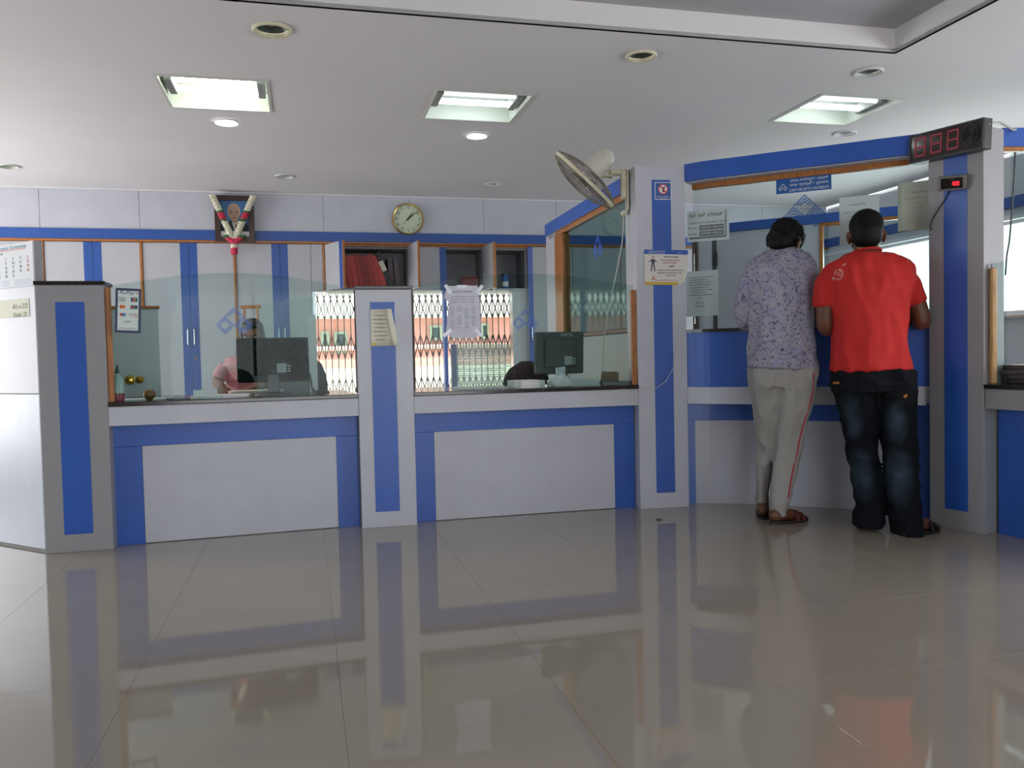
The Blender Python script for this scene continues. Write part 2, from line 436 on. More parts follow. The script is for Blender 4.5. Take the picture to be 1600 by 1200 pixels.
for (q, r, k), l in zip(DOWN, dl):
    a, c = cuv(*q); p = uv(a, c, CEIL); t = thing('downlight', l, 'light', p, 'round recessed downlights')
    F = T(*p)
    MB(F).lathe([(r, 0), (r, -.006), (r*.93, -.012), (r*.82, -.010), (r*.80, .004), (r*.80, .03)], 28).build('trim_ring', {'dark': CRPL, 'grey': TRIM, 'white': WHITE, 'lit': TRIM}[k], t, smooth='auto')
    if k == 'lit':
        MB(F).lathe([(0.001, -.016), (r*.5, -.0145), (r*.95, -.0125)], 24).build('lamp_lens', LITD, t, smooth=True)
    else:
        MB(F).lathe([(0.001, .05), (r*.3, .048), (r*.6, .03), (r*.79, .008)], 24).build('lamp_lens', {'dark': DARKGL, 'grey': mat('downlight_grey_glass', '8f9693', 0.2, var=.2, vscale=20), 'white': mat('downlight_frosted', 'c9ccca', .4)}[k], t, smooth=True)
        MB(F).lathe([(0.001, .02), (.022, .022), (.03, .04)], 14).build('bulb', mat('bulb_glass', 'b9c1bd', .2), t, smooth=True)

# ---------------------------------------------------------------- outer walls
WALLP = mat('wall_paint', 'c9cad0', 0.7, var=.04, vscale=2)
def wall(name, F, L0, L1, holes=(), m=WALLP, z1=CEIL, t=0.12, y=0.0):
    return struct(MB(F).plate([(L0, -0.02), (L1, -0.02), (L1, z1), (L0, z1)], holes, t, y).build(name, m))
def rect(x0, x1, z0, z1): return [(x0, z0), (x1, z0), (x1, z1), (x0, z1)]

# opening in the back wall under the high cupboards
ox0 = bk(489, 500)[0]; ox1 = bk(806, 500)[0]; oz1 = bk(700, 454)[1]; oz0 = 0.30
nx0, nx1 = bk(509, 420)[0], bk(824, 420)[0]; NZ = bk(0, 376.0)[1] - .02
wall_back = wall('wall_back', BACK, UL, UR + 0.12, [[(ox0, oz0), (ox1, oz0), (ox1, oz1), (nx1, oz1), (nx1, NZ), (nx0, NZ), (nx0, oz1), (ox0, oz1)]], y=0.02)
st_z1 = bk(0, 355.5)[1]; st_z0 = bk(0, 372.0)[1]; tr_z0 = bk(0, 376.0)[1]
seams = [UL + .01] + [bk(px, 330)[0] for px in (-95, 62, 218, 355, 505, 640, 755, 868)] + [3.4, 4.3, 5.1, UR]
for a, c in zip(seams, seams[1:]):
    MB(BACK).bbox(a + 0.001, c - 0.001, -0.012, 0.019, st_z1, CEIL - 0.012, 0.003).build('wall_panel', GREY, wall_back)
MB(BACK).box(UL + .01, UR, -0.014, 0.019, CEIL - 0.011, CEIL - 0.001).build('cornice', mat('cornice_white', 'e4e2e2', .6), wall_back)
# blue strip with teak bead running round
struct(MB(BACK).box(UL + .01, UR, -0.03, 0.018, st_z0, st_z1 - 0.001).build('trim_1', BLUED))
struct(MB(BACK).bbox(UL + .01, UR, -0.04, 0.018, tr_z0, st_z0 - 0.001, .004).build('trim_2', WOOD))

LEFT = ROOM @ T(UL, 0, 0) @ Matrix.Rotation(PI/2, 4, 'Z')         # local x = v, y to -u
wall('wall_left', LEFT, VF, VB + 0.12, [rect(2.2, 4.2, 0.02, 2.2), rect(5.6, 7.8, .3, 2.1)], y=0.02)  # rear hole is made up, cut to let the added fill lamp in
RIGHT = ROOM @ T(UR, 0, 0) @ Matrix.Rotation(-PI/2, 4, 'Z')       # local x = -v, y to +u
def rt(px, py, y=0.0): return onp(px, py, RIGHT, y)
wz1 = rt(1587, 342)[1]; wz0 = rt(1587, 491)[1]
wl_r = wall('wall_right', RIGHT, -VB, -VF, [rect(-7.7, -4.2, wz0, wz1), rect(-2.6, .8, .35, 2.2)], y=0.02)
struct(MB(RIGHT).box(-VB, -VF, -0.02, 0.019, st_z0, st_z1).build('trim_3', BLUED))
struct(MB(RIGHT).bbox(-VB, -VF, -0.03, 0.018, wz1 - 0.005, wz1 + 0.03, .004).build('trim_4', WHITE))
win = root_struct('window_1', RIGHT @ Vector((-5.95, 0, wz0)))
b = MB(RIGHT)
for x in (-7.7, -6.55, -5.4, -4.24): b.box(x, x + .04, .03, .08, wz0, wz1)
b.box(-7.7, -4.2, .03, .08, wz0, wz0 + .035).box(-7.7, -4.2, .03, .08, wz1 - .035, wz1)
b.build('window_frame', WHITE, win)
for x in (-7.66, -6.51, -5.36):
    for q in range(6):
        z = wz0 + .05 + q * .125
        MB(RIGHT).box(x + .004, x + 1.106, .045 + .01*(q % 2), .049 + .01*(q % 2), z - .012, z + .118, M=T(0,0,0)).build('louvre_pane', GLASSC, win)
MB(RIGHT).bbox(-7.75, -4.15, -.03, .03, wz0 - .03, wz0 - .001).build('window_sill', mat('sill_pinkish', 'cbb9b4', .5), win)
FRONT = ROOM @ T(0, VF, 0) @ Matrix.Rotation(PI, 4, 'Z')
wall('wall_front', FRONT, -UR, -UL, [rect(-2.9, 1.0, 0.05, 2.35)], y=0.02)
dr = root_struct('door_1', FRONT @ Vector((-.95, 0, 0)))
b = MB(FRONT)
for x in (-2.9, -1.6, -.32, .95): b.box(x, x + .05, .03, .08, .05, 2.35)
b.box(-2.9, 1.0, .03, .08, .05, .11).box(-2.9, 1.0, .03, .08, 2.29, 2.35); b.build('door_frame', STEEL, dr)
dl_ = root_struct('door_2', LEFT @ Vector((3.2, 0, 0)))
b = MB(LEFT)
b.box(2.2, 2.26, .02, .1, .02, 2.2).box(4.14, 4.2, .02, .1, .02, 2.2).box(2.2, 4.2, .02, .1, 2.14, 2.2); b.build('door_frame', WOOD, dl_)
for nm, F, x0, x1 in (('baseboard_back', BACK, UL + .02, ox0), ('baseboard_right', RIGHT, -VB + .02, -VF - .02)):
    struct(MB(F).bbox(x0, x1, .005, .019, 0.001, .1, .003).build(nm, GREYD))

# ---------------------------------------------------------------- left boarded partition beside the first pillar
LP_A = atz(-60, 839.5); LP_B = atz(71.5, 862.5)
LPF = frame(LP_A, LP_B); LPL = dist(LP_A, LP_B)
lpz1 = onp(40, 377, LPF)[1]; seam = onp(35, 615.5, LPF)[1]
lp = thing('boarded_partition', 'pale boarded partition panel carrying the calendar, left of the first pillar', 'partition', LPF @ Vector((LPL/2, 0, 0)))
MB(LPF).box(0, LPL - .002, .012, .05, 0.0, lpz1).build('backing_board', GREYD, lp)
MB(LPF).bbox(0, LPL - .002, 0, .0115, 0.012, seam - .0015, .002).build('lower_panel', mat('daylit_laminate', 'c6cad3', .35, var=.05, vscale=9, stretch=(1,1,.2)), lp, label='lower panel coloured paler for daylight')  # bluish-white tone puts the reflected daylight into the lower board's colour
MB(LPF).bbox(0, LPL - .002, 0, .0115, seam + .0015, lpz1, .002).build('upper_panel', mat('mauve_laminate', 'b9b7bd', .4, var=.04, vscale=9), lp)
# ================================================================ FRONT LINE OF COUNTERS AND PILLARS
def pillar(name, A, B, depth, z1, label, strip_px, mface, cap=True):
    F = frame(A, B); L = dist(A, B)
    t = thing(name, label, 'pillar', F @ Vector((L/2, depth/2, 0)), 'laminated pillars of the counter line')
    MB(F).bbox(0, L, 0, depth, 0, z1 - (.02 if cap else 0), .002).build('core', mface, t)
    if cap: MB(F).bbox(-.008, L + .008, -.008, depth + .008, z1 - .0195, z1, .003).build('cap', BLACK, t, label='dark top slab')
    (xa, za), (xb, zb) = onp(*strip_px[0], F), onp(*strip_px[1], F)
    MB(F).bbox(min(xa, xb), max(xa, xb), -.0018, .0, min(za, zb), max(za, zb), .0005).build('blue_strip', BLUE, t)
    return F, L, t
P1A, P1B = atz(71.8, 866), atz(177.7, 858.5)
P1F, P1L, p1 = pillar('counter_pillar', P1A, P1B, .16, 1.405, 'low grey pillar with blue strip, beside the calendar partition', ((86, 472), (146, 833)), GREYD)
P2A, P2B = atz(566, 826), atz(652, 820.5)
P2F, P2L, p2 = pillar('counter_pillar', P2A, P2B, .16, 1.385, 'low pillar between the two desk screens, a curling paper taped on it', ((578, 472), (625, 798)), GREY)
P3A, P3B = atz(1001, 796), atz(1077, 792)
P3z = onp(1030, 258.5, frame(P3A, P3B))[1]
P3F, P3L, p3 = pillar('counter_pillar', P3A, P3B, .22, P3z, 'tall pillar carrying the wall fan and a no-smoking sticker', ((1018, 281), (1055, 769)), GREY, cap=False)
P4A, P4B = atz(1453, 820), atz(1538, 836)
P4F = frame(P4A, P4B); P4L = dist(P4A, P4B)
P4z = 2.075
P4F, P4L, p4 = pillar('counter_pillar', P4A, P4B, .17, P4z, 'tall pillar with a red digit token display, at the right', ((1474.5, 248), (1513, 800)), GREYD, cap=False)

# ---------------------------------------------------------------- low desk counters 1 and 2
SLAB, APR0 = .772, .648
def low_counter(A, B, label, gapL, gapR, px_panel, deskd=.78, rec=.085):
    F = frame(A, B); L = dist(A, B)
    t = thing('bank_counter', label, 'counter', F @ Vector((L/2, .2, 0)), 'low blue and grey desk counters')
    MB(F).bbox(gapL, L - gapR, -.012, deskd, SLAB - .022, SLAB, .003).build('countertop', BLACK, t, label='dark granite top')
    MB(F).bbox(gapL, L - gapR, 0, .018, APR0, SLAB - .0225, .001).build('apron', GREY, t)
    MB(F).box(gapL, L - gapR, .0185, rec, APR0, APR0 + .015).build('soffit', BLUE, t)
    MB(F).box(-.03, L + .03, rec + .012, rec + .03, 0, SLAB - .0225).build('backing_board', GREYD, t)
    (xa, za), (xb, zb) = [onp(*q, F, rec) for q in px_panel]
    zt = za
    MB(F).bbox(0.0, xa - .001, rec, rec + .0115, 0, zt, .001).build('blue_panel', BLUE, t)
    MB(F).bbox(xb + .001, L, rec, rec + .0115, 0, zt, .001).build('blue_panel', BLUE, t)
    MB(F).bbox(0.0, L, rec, rec + .0115, zt + .001, SLAB - .0225, .001).build('blue_panel', BLUE, t)
    MB(F).bbox(xa, xb, rec, rec + .0115, 0.004, zt, .001).build('grey_panel', GREY, t)
    b = MB(F)
    for x in (.05, L - .08): b.bbox(x, x + .03, deskd - .05, deskd - .01, 0, SLAB - .0225, .002)
    b.box(0.03, L - .03, deskd - .04, deskd - .02, .25, SLAB - .0225); b.build('desk_back', GREYD, t)
    return F, L, t
K1F, K1L, k1 = low_counter(P1B, P2A, 'low desk counter between the first two pillars, under the emblem screen with the woman', .001, .001, ((222, 697), (525, 684)))
K2F, K2L, k2 = low_counter(P2B, P3A, 'low desk counter right of the middle pillar, under the screen with the taped notice', .001, .001, ((678, 675), (959, 663)))

def arcscreen(F, L, za, zb, rise, arch, y, label, x0=.01, x1=None):
    x1 = x1 or L - .01
    pts = [(x0, SLAB + .001), (x1, SLAB + .001)]
    N = 28
    for i in range(N + 1):
        f = 1 - i / N; pts.append((x0 + (x1 - x0) * f, za + (zb - za) * f + rise * math.sin(PI * f) ** 1.1))
    if arch:                      # notch cut up from the bottom edge: splice it into the outline
        a0, a1, az = arch; r = (a1 - a0) / 2
        no = [(a0, SLAB + .001)] + [((a0 + a1)/2 - r * math.cos(PI*k/14), az - r + r * math.sin(PI*k/14)) for k in range(15)] + [(a1, SLAB + .001)]
        pts = pts[:1] + no + pts[1:]
    return pts, y
# screen 1
s1 = thing('glass_screen', 'curved-top glass screen over the left desk, emblem in front of the woman', 'screen', K1F @ Vector((K1L/2, .03, SLAB)), 'curved-top glass screens on the low counters')
a0 = onp(348, 600, K1F, .03)[0]; a1 = onp(398, 600, K1F, .03)[0]; az = onp(375, 576, K1F, .03)[1]
zL = onp(172, 447, K1F, .03)[1]; zR = onp(556, 450, K1F, .03)[1]; zM = onp(378, 426.5, K1F, .03)[1]
pts, _ = arcscreen(K1F, K1L, zL, zR, zM - (zL + zR)/2, (a0, a1, az), .03, '')
MB(K1F).plate(pts, (), .008, .03).build('glass_pane', GLASS, s1)
for (q0, q1, mm, zz) in ((167.5, 178.5, WOOD, 449), (556.5, 562, WOODD, 452)):
    xa = onp(q0, 600, K1F, .02)[0]; xb = onp(q1, 600, K1F, .02)[0]; zt = onp(q0, zz, K1F, .02)[1]
    MB(K1F).bbox(max(.001, xa), min(K1L - .001, xb), .012, .029, SLAB + .0005, zt, .004).build('wooden_post', mm, s1)
ex, ez = onp(366, 502, K1F, .026); em = mat('emblem_blue', '3f6fc4', .5)
emblem(K1F, ex, ez, .19, .0285, em, s1)
# screen 2
s2 = thing('glass_screen', 'curved-top glass screen over the right desk, with a taped price sheet', 'screen', K2F @ Vector((K2L/2, .03, SLAB)), 'curved-top glass screens on the low counters')
a0 = onp(803, 590, K2F, .03)[0]; a1 = onp(844, 590, K2F, .03)[0]; az = onp(822, 564.5, K2F, .03)[1]
zL = onp(650, 446, K2F, .03)[1]; zR = onp(985, 446, K2F, .03)[1]; zM = onp(830, 427.5, K2F, .03)[1]
pts, _ = arcscreen(K2F, K2L, zL, zR, zM - (zL + zR)/2, (a0, a1, az), .03, '')
MB(K2F).plate(pts, (), .008, .03).build('glass_pane', GLASS, s2)
for (q0, q1, mm, zz) in ((645.5, 648.5, WOODD, 452), (987.5, 996, WOOD, 453)):
    xa = onp(q0, 600, K2F, .02)[0]; xb = onp(q1, 600, K2F, .02)[0]; zt = onp(q0, zz, K2F, .02)[1]
    MB(K2F).bbox(max(.001, xa), min(K2L - .001, xb), .012, .029, SLAB + .0005, zt, .004).build('wooden_post', mm, s2)
ex, ez = onp(821, 500, K2F, .026); emblem(K2F, ex, ez, .16, .0285, em, s2)

# ---------------------------------------------------------------- curved cash counter
def P(px, Y): return ((px - 800) / FPX * Y, Y)
up_px = [(1077.5, 5.095), (1110, 5.03), (1150, 4.965), (1195, 4.885), (1240, 4.81), (1300, 4.72), (1370, 4.61), (1420, 4.54), (1453, 4.49)]
UPC = [P(*q) for q in up_px]; UPC[0] = (P3B.x + .002, 5.12)
lo_px = [(1077.5, 786), (1110, 786), (1150, 787), (1195, 788.5), (1245, 791), (1300, 794), (1342, 796.5), (1395, 804), (1453, 818)]
LOC = [tuple(atz(*q)[:2]) for q in lo_px]; LOC[0] = (P3B.x + .002, LOC[0][1])
def offs(c, d):
    out = []
    for i, p in enumerate(c):
        q0, q1 = c[max(0, i-1)], c[min(len(c)-1, i+1)]; tx, ty = q1[0]-q0[0], q1[1]-q0[1]; n = math.hypot(tx, ty)
        out.append((p[0] - ty/n*d, p[1] + tx/n*d))
    return out
def band(c, d0, d1, z0, z1, name, m, parent, label=None):
    a, b_ = offs(c, d0), offs(c, d1); b = MB()
    n = len(c)
    A = [[b.bm.verts.new((p[0], p[1], z)) for p in q] for q, z in ((a, z0), (a, z1), (b_, z1), (b_, z0))]
    for k in range(4):
        for i in range(n - 1): b.bm.faces.new([A[k][i], A[k][i+1], A[(k+1) % 4][i+1], A[(k+1) % 4][i]])
    b.bm.faces.new([A[k][0] for k in range(4)]); b.bm.faces.new([A[k][-1] for k in range(4)])
    return b.build(name, m, parent, label)
# resample smoothly
def smooth_curve(c, n=33):
    out = []
    for i in range(n):
        f = i / (n - 1) * (len(c) - 1); k = min(int(f), len(c) - 2); t = f - k
        p0, p1, p2, p3 = c[max(k-1, 0)], c[k], c[k+1], c[min(k+2, len(c)-1)]
        out.append(tuple(0.5 * ((2*p1[j]) + (-p0[j]+p2[j])*t + (2*p0[j]-5*p1[j]+4*p2[j]-p3[j])*t*t + (-p0[j]+3*p1[j]-3*p2[j]+p3[j])*t**3) for j in (0, 1)))
    return out
UPC = smooth_curve(UPC); LOC = smooth_curve(LOC)
LEDGE = 1.108
kc = thing('cash_counter', 'curved cash counter with a high blue front, where the two men lean', 'counter', (1.7, 4.9, 0))
band(UPC, -.012, .30, LEDGE - .02, LEDGE, 'ledge_top', BLACK, kc, 'dark granite ledge')
band(UPC, 0, .02, .752, LEDGE - .0205, 'blue_front', BLUE, kc)
band(UPC, -.004, .02, .648, .7515, 'apron', GREY, kc)
band(UPC, .0205, .30, .655, .67, 'soffit', GREYD, kc)
zt = .53
nL = len(LOC)
band(LOC, 0, .012, zt + .001, .66, 'blue_panel', BLUE, kc)
band(LOC[:3], 0, .012, 0, zt, 'blue_panel', BLUE, kc)
band(LOC[2:-2], 0, .012, 0, zt, 'grey_panel', GREY, kc)
band(LOC[-3:], 0, .012, 0, zt, 'blue_panel', BLUE, kc)
band(LOC, .013, .03, 0, .66, 'backing_board', GREYD, kc)
band(UPC, .31, .95, .74, .76, 'cashier_desk', GREYD, kc)
cs = thing('cash_screen', 'tall curved glazed screen with teak head rail over the cash counter', 'screen', (1.7, 5.0, LEDGE))
FZ0, FZ1 = 2.022, 2.128
band(UPC, -.004, .10, FZ0, FZ1, 'blue_beam', BLUE, cs)
band(UPC, .02, .095, FZ0 - .006, FZ0 - .0005, 'beam_soffit', GREY, cs)
band(UPC, .10, .135, FZ0 - .035, FZ0 + .04, 'head_rail', WOOD, cs)
CG = .115
band(UPC, CG, CG + .008, LEDGE + .001, FZ0 - .036, 'glass_pane', GLASSC, cs)
# glazing frame at a pixel position on the curved glass
def cframe(px):
    g = offs(UPC, CG)
    d = ray(px, 500); best = None
    for p, q in zip(g, g[1:]):
        # intersect ray (d.x,d.y)*t with segment
        ex, ey = q[0]-p[0], q[1]-p[1]; den = d.x*ey - d.y*ex
        if abs(den) < 1e-9: continue
        t = (p[0]*ey - p[1]*ex) / den; s = (p[0]*d.y - p[1]*d.x) / den
        if -.001 <= s <= 1.001: best = (p, q)
    p, q = best; return frame(p, q)

# ---------------------------------------------------------------- glazed side wall of the cash cabin
SWA = (P3A.x + .03, P3A.y + .24); SWB = tuple(at(857, 400, 7.37)[:2])
SWF = frame(SWB, SWA); SWL = dist(SWA, SWB)     # local x runs towards the pillar, front faces the camera side
sw = thing('cabin_side_wall', 'glazed side partition with a slanting blue beam behind the wall fan', 'partition', SWF @ Vector((SWL/2, 0, 0)))
MB(SWF).bbox(0, SWL, -.03, .05, FZ0, FZ1, .002).build('blue_beam', BLUE, sw)
MB(SWF).bbox(.09, SWL, -.02, .03, FZ0 - .04, FZ0 - .0005, .004).build('head_rail', WOOD, sw)
x1 = onp(872, 420, SWF)[0]; x2 = onp(884, 420, SWF)[0]
MB(SWF).bbox(0, x1, -.02, .05, 0, FZ0 - .001, .002).build('end_panel', GREY, sw)
MB(SWF).bbox(x1 + .001, x2, -.03, .04, 0, FZ0 - .041, .006).build('wooden_post', WOOD, sw)
zr = onp(960, 515, SWF)[1]
MB(SWF).bbox(x2 + .001, SWL, -.015, .02, zr - .03, zr, .004).build('middle_rail', WOODD, sw)
MB(SWF).box(x2 + .001, SWL, 0, .008, zr + .001, FZ0 - .041).build('glass_pane', GLASSD, sw)
MB(SWF).bbox(x2 + .001, SWL, -.005, .012, 0, zr - .031, .002).build('lower_panel', mat('sea_grey_panel', '84979a', .35), sw)
lx, lz = onp(934, 386, SWF)
emblem(SWF, lx, lz, .22, -.002, mat('emblem_bright_blue', '2c66d8', .5), sw)

# ---------------------------------------------------------------- far right counter, its beam and little glass wing
P4F2 = frame(P4B, (P4B.x + P4F[0][1]*1.0, P4B.y + P4F[1][1]*1.0))
dirx = Vector((.35, -.94)).normalized(); K4A = (P4B.x + .004, P4B.y - .004); K4B = (K4A[0] + dirx.x * .85, K4A[1] + dirx.y * .85)
K4F = frame(K4A, K4B)
k4 = thing('bank_counter', 'counter end at the right edge of the picture, dark files on top', 'counter', K4F @ Vector((.4, .2, 0)), 'low blue and grey desk counters')
MB(K4F).bbox(0, .85, -.012, .6, SLAB - .022, SLAB, .003).build('countertop', BLACK, k4, label='dark granite top')
MB(K4F).bbox(0, .85, 0, .018, APR0, SLAB - .0225, .001).build('apron', GREYD, k4)
MB(K4F).box(0.0, .85, .105, .6, 0, SLAB - .0225).build('body', GREYD, k4)
MB(K4F).bbox(.0, .85, .09, .1045, 0, SLAB - .0225, .001).build('blue_panel', BLUE, k4)
MB(K4F).bbox(.16, .72, .084, .0895, 0.004, .53, .001).build('grey_panel', GREY, k4)
# beam to the right of the last pillar
B4A = at(1573, 300, 4.43); B4F = frame((B4A.x - .02, B4A.y), (B4A.x + 1.0, B4A.y + .06))
bm4 = thing('high_beam', 'short blue beam with teak edge right of the token display pillar', 'beam', B4F @ Vector((.5, 0, 2.03)))
MB(B4F).bbox(0, 1.6, 0, .08, 2.03, 2.13, .002).build('blue_beam', BLUE, bm4)
MB(B4F).bbox(0, 1.6, -.005, .05, 2.005, 2.0295, .004).build('head_rail', WOOD, bm4)
MB(B4F).bbox(0.06, 1.6, .02, .028, 1.2, 2.0045, .001).build('glass_pane', GLASS, bm4)
MB(B4F).bbox(1.5, 1.6, 0, .08, 0, 2.0, .002).build('end_post', GREY, bm4)
# glass wing and wooden post
G4F = frame((P4B.x + .06, P4B.y + .02), (P4B.x + .35, P4B.y + .02))
gw = thing('glass_wing', 'narrow glass wing with a pale teak post beside the last pillar', 'screen', G4F @ Vector((.1, 0, SLAB)))
xr = onp(1573, 480, G4F)[0]; z1_ = onp(1573, 406, G4F)[1]; z0_ = onp(1540, 413, G4F)[1]
MB(G4F).plate([(0, SLAB + .001), (xr, SLAB + .001), (xr, z1_), (0, z0_)], (), .008, 0).build('glass_pane', GLASS, gw)
xa = onp(1549, 480, G4F, -.03)[0]; xb = onp(1558, 480, G4F, -.03)[0]; zt4 = onp(1553, 418, G4F, -.03)[1]
MB(G4F).bbox(xa, xb, -.035, -.0005, SLAB + .001, zt4, .006).build('wooden_post', mat('pale_teak', 'c9a274', .4, var=1, col2='a87c4c', vscale=12, stretch=(12, 12, .8)), gw)
MB(G4F).bbox(xa + .008, xb - .008, -.02, -.008, zt4, zt4 + .02, .002).build('steel_clip', STEEL, gw)

# ---------------------------------------------------------------- inner partition B seen through the cash screen
IB0 = at(1070, 400, 7.72); IB1 = at(1139, 400, 7.53); IB2 = at(1402, 400, 6.80)
IBF = frame(IB0, IB2)
def ib(px, py): return onp(px, py, IBF)
ibl = ib(1475, 400)[0]
pb = thing('inner_partition', 'inner grey cabin partition with a blue top band, seen through the cash screen', 'partition', IBF @ Vector((1.2, 0, 0)))
zt1 = 2.13; zt0 = ib(1300, 347)[1]
x87, x91, x113, x121, x281, x287 = [ib(q, 440)[0] for q in (1083, 1091, 1113, 1120, 1281, 1287)]
MB(IBF).bbox(x91, ibl, -.02, .03, zt0, zt1, .002).build('blue_band', BLUE, pb)
MB(IBF).bbox(x87, x91 - .001, -.02, .03, 0, zt1, .004).build('wooden_post', WOODD, pb)
MB(IBF).bbox(x91, x113, 0, .02, 0, zt0 - .001, .002).build('side_panel', GREY, pb)
MB(IBF).bbox(x113 + .001, x121, .006, .02, 0, zt0 - .001, .002).build('door_gap_shade', mat('shadow_grey', '4a5254', .6), pb)  # solid strip, coloured dark for the shade inside the gap
MB(IBF).bbox(x121 + .001, x281, 0, .02, 0, zt0 - .001, .002).build('door_panel', GREY, pb)
hx = ib(1119, 400); MB(IBF).bbox(hx[0] - .012, hx[0] + .012, -.02, -.0005, ib(1119, 415)[1], ib(1119, 393)[1], .004).build('door_handle', DKPL, pb)
MB(IBF).bbox(x281 + .001, x287, -.02, .03, 0, zt0 - .001, .004).build('window_post', WOOD, pb)
MB(IBF).bbox(x287 + .001, ibl, -.02, .03, zt0 - .03, zt0 - .001, .004).build('window_head', WOOD, pb)
MB(IBF).box(x287 + .001, ibl, 0, .008, .9, zt0 - .031).build('glass_pane', GLASSC, pb)
MB(IBF).bbox(x287 + .001, ibl, 0, .02, 0, .899, .002).build('lower_panel', GREY, pb)
# ================================================================ STORAGE WALL AT THE BACK
CZ = tr_z0 - .003
def bx(px, py=420, y=0.0): return bk(px, py, y)[0]
DD = .40      # the closed cupboards are built flush: doors at y=0, carcass behind the wall plane is not seen
def handle(x, z, h, parent, m=STEEL, y=-.0185):
    MB(BACK).tube([(x, y, z - h/2), (x, y - .02, z - h/2 + .012), (x, y - .024, z), (x, y - .02, z + h/2 - .012), (x, y, z + h/2)], .006, 8).build('handle', m, parent, smooth='auto')
GREYC = mat('cupboard_laminate', 'b4b4ba', .4, var=.05, vscale=5, bump=.04, bscale=300)
posts = [bx(68.5, 420), bx(222, 420), bx(367.5, 420), bx(507, 450)]
pw = .022
lb = ['tall two-door cupboard left of the hanging portrait, above the card payments board', 'tall two-door cupboard just below and left of the garlanded portrait', 'tall two-door cupboard right of the portrait, behind the seated woman']
def door(x0, x1, z0, z1, strip, t, hz=None, side='L', y=0.0):
    """door leaf with a blue strip on one vertical edge"""
    d = MB(BACK).bbox(x0 + .002, x1 - .002, -.018 + y, -.0005 + y, z0, z1, .002).build('door', GREYC, t)
    if strip:
        sx = (x1 - strip - .002, x1 - .002) if side == 'R' else (x0 + .002, x0 + strip + .002)
        MB(BACK).box(sx[0], sx[1], -.0192 + y, -.0182 + y, z0, z1).build('blue_strip', BLUED, d)
        if hz: handle((sx[0] + sx[1]) / 2 + (.01 if side == 'R' else -.01), hz, .17, d)
    return d
for k in range(3):
    a, c = posts[k] + pw/2, posts[k+1] - pw/2; mid = (a + c) / 2
    t = thing('cupboard', lb[k], 'cupboard', BACK @ Vector((mid, 0, 0)), 'tall cupboards of the storage wall')
    MB(BACK).bbox(a - pw, a - .001, -.03, .018, 0.0, CZ, .003).build('upright', WOOD, t)
    if k == 2: MB(BACK).bbox(c + .001, c + pw, -.03, .018, oz1, CZ, .003).build('upright', WOOD, t)
    door(a, mid, .06, CZ, .075, t, 1.22, 'R')
    if k < 2: door(mid, c, .06, CZ, .075, t, 1.22, 'L')
    else:
        door(mid, ox0 - .002, .06, CZ, .075, t, 1.22, 'L')
        MB(BACK).bbox(ox0, c, -.018, -.0005, oz1, CZ, .002).build('filler_panel', GREYC, t)
    MB(BACK).bbox(a, min(c, ox0), -.01, .018, 0, .058, .002).build('plinth', GREYD, t)
    MB(BACK).cyl((mid + .035, -.0185, 1.02), .012, -.012, 12, axis='Y').build('lock', BRASS, t)
# one more cupboard to the left, mostly behind the boarded partition
t = thing('cupboard', 'cupboard at the far left, mostly hidden by the calendar', 'cupboard', BACK @ Vector((posts[0] - .5, 0, 0)), 'tall cupboards of the storage wall')
door(posts[0] - .95, posts[0] - .48, .06, CZ, .075, t, 1.22, 'R'); door(posts[0] - .48, posts[0] - pw/2 - .003, .06, CZ, .075, t, 1.22, 'L')


# ---- open overhead cupboards: carcass stands behind the wall face, above the opening
inn = mat('cupboard_inside', '8c8c90', .6, var=.12, vscale=8)
Z0 = oz1 + .001; CD = .36
xs_ = [bx(511), bx(639), bx(755.5), bx(823)]
hob = thing('overhead_cupboard', 'row of open overhead cupboards with files above the bright gate', 'cupboard', BACK @ Vector(((xs_[0] + xs_[-1])/2, .18, Z0)))
MB(BACK).box(xs_[0], xs_[-1], 0.0, CD, Z0, Z0 + .02).build('bottom_shelf', GREYC, hob)
MB(BACK).box(xs_[0], xs_[-1], 0.0, CD, NZ - .02, NZ - .001).build('top_board', inn, hob)
MB(BACK).box(xs_[0], xs_[-1], CD, CD + .01, Z0, NZ).build('back_board', inn, hob)
for x in xs_: 
    x = min(max(x, xs_[0] + .01), xs_[-1] - .01)
    MB(BACK).box(x - .009, x + .009, 0.0, CD - .001, Z0 + .021, NZ - .021).build('divider', inn, hob)
MB(BACK).bbox(xs_[0] - .04, xs_[-1], -.03, -.001, NZ, CZ, .002).build('head_rail', WOOD, hob)
def swing(xh, w, side, ang, label=None, strip=True):
    """overhead door leaf hinged at xh, opened by ang towards the camera side"""
    F = BACK @ T(xh, -.02, 0) @ Matrix.Rotation(-ang if side == 'L' else ang, 4, 'Z')
    x0, x1 = (0.0, w) if side == 'L' else (-w, 0.0)
    d = MB(F).bbox(x0, x1, -.018, 0, Z0, CZ - .005, .002).build('door', GREYC, hob)
    e0, e1 = (x1 - .001, x1 + .014) if side == 'L' else (x0 - .014, x0 + .001)
    MB(F).bbox(e0, e1, -.02, .002, Z0, CZ - .003, .002).build('edge_lipping', WOOD, d)
    if strip:
        s0, s1 = (x1 - .07, x1) if side == 'L' else (x0, x0 + .07)
        MB(F).box(s0, s1, -.0195, -.0182, Z0, CZ - .006).build('blue_strip', BLUED, d)
    return d
W = (xs_[1] - xs_[0]) / 2
swing(xs_[0] - .0, W * .93, 'L', math.radians(66))
swing(xs_[1] - .01, W * .93, 'R', math.radians(97), strip=False)
W2 = (xs_[2] - xs_[1]) / 2
door(xs_[1] + .01, bx(697.5), Z0, CZ - .004, .07, hob, None, 'R')
swing(xs_[2] - .01, W2 * .9, 'R', math.radians(96), strip=False)
swing(bx(771), W2 * .9, 'L', math.radians(101), strip=False)

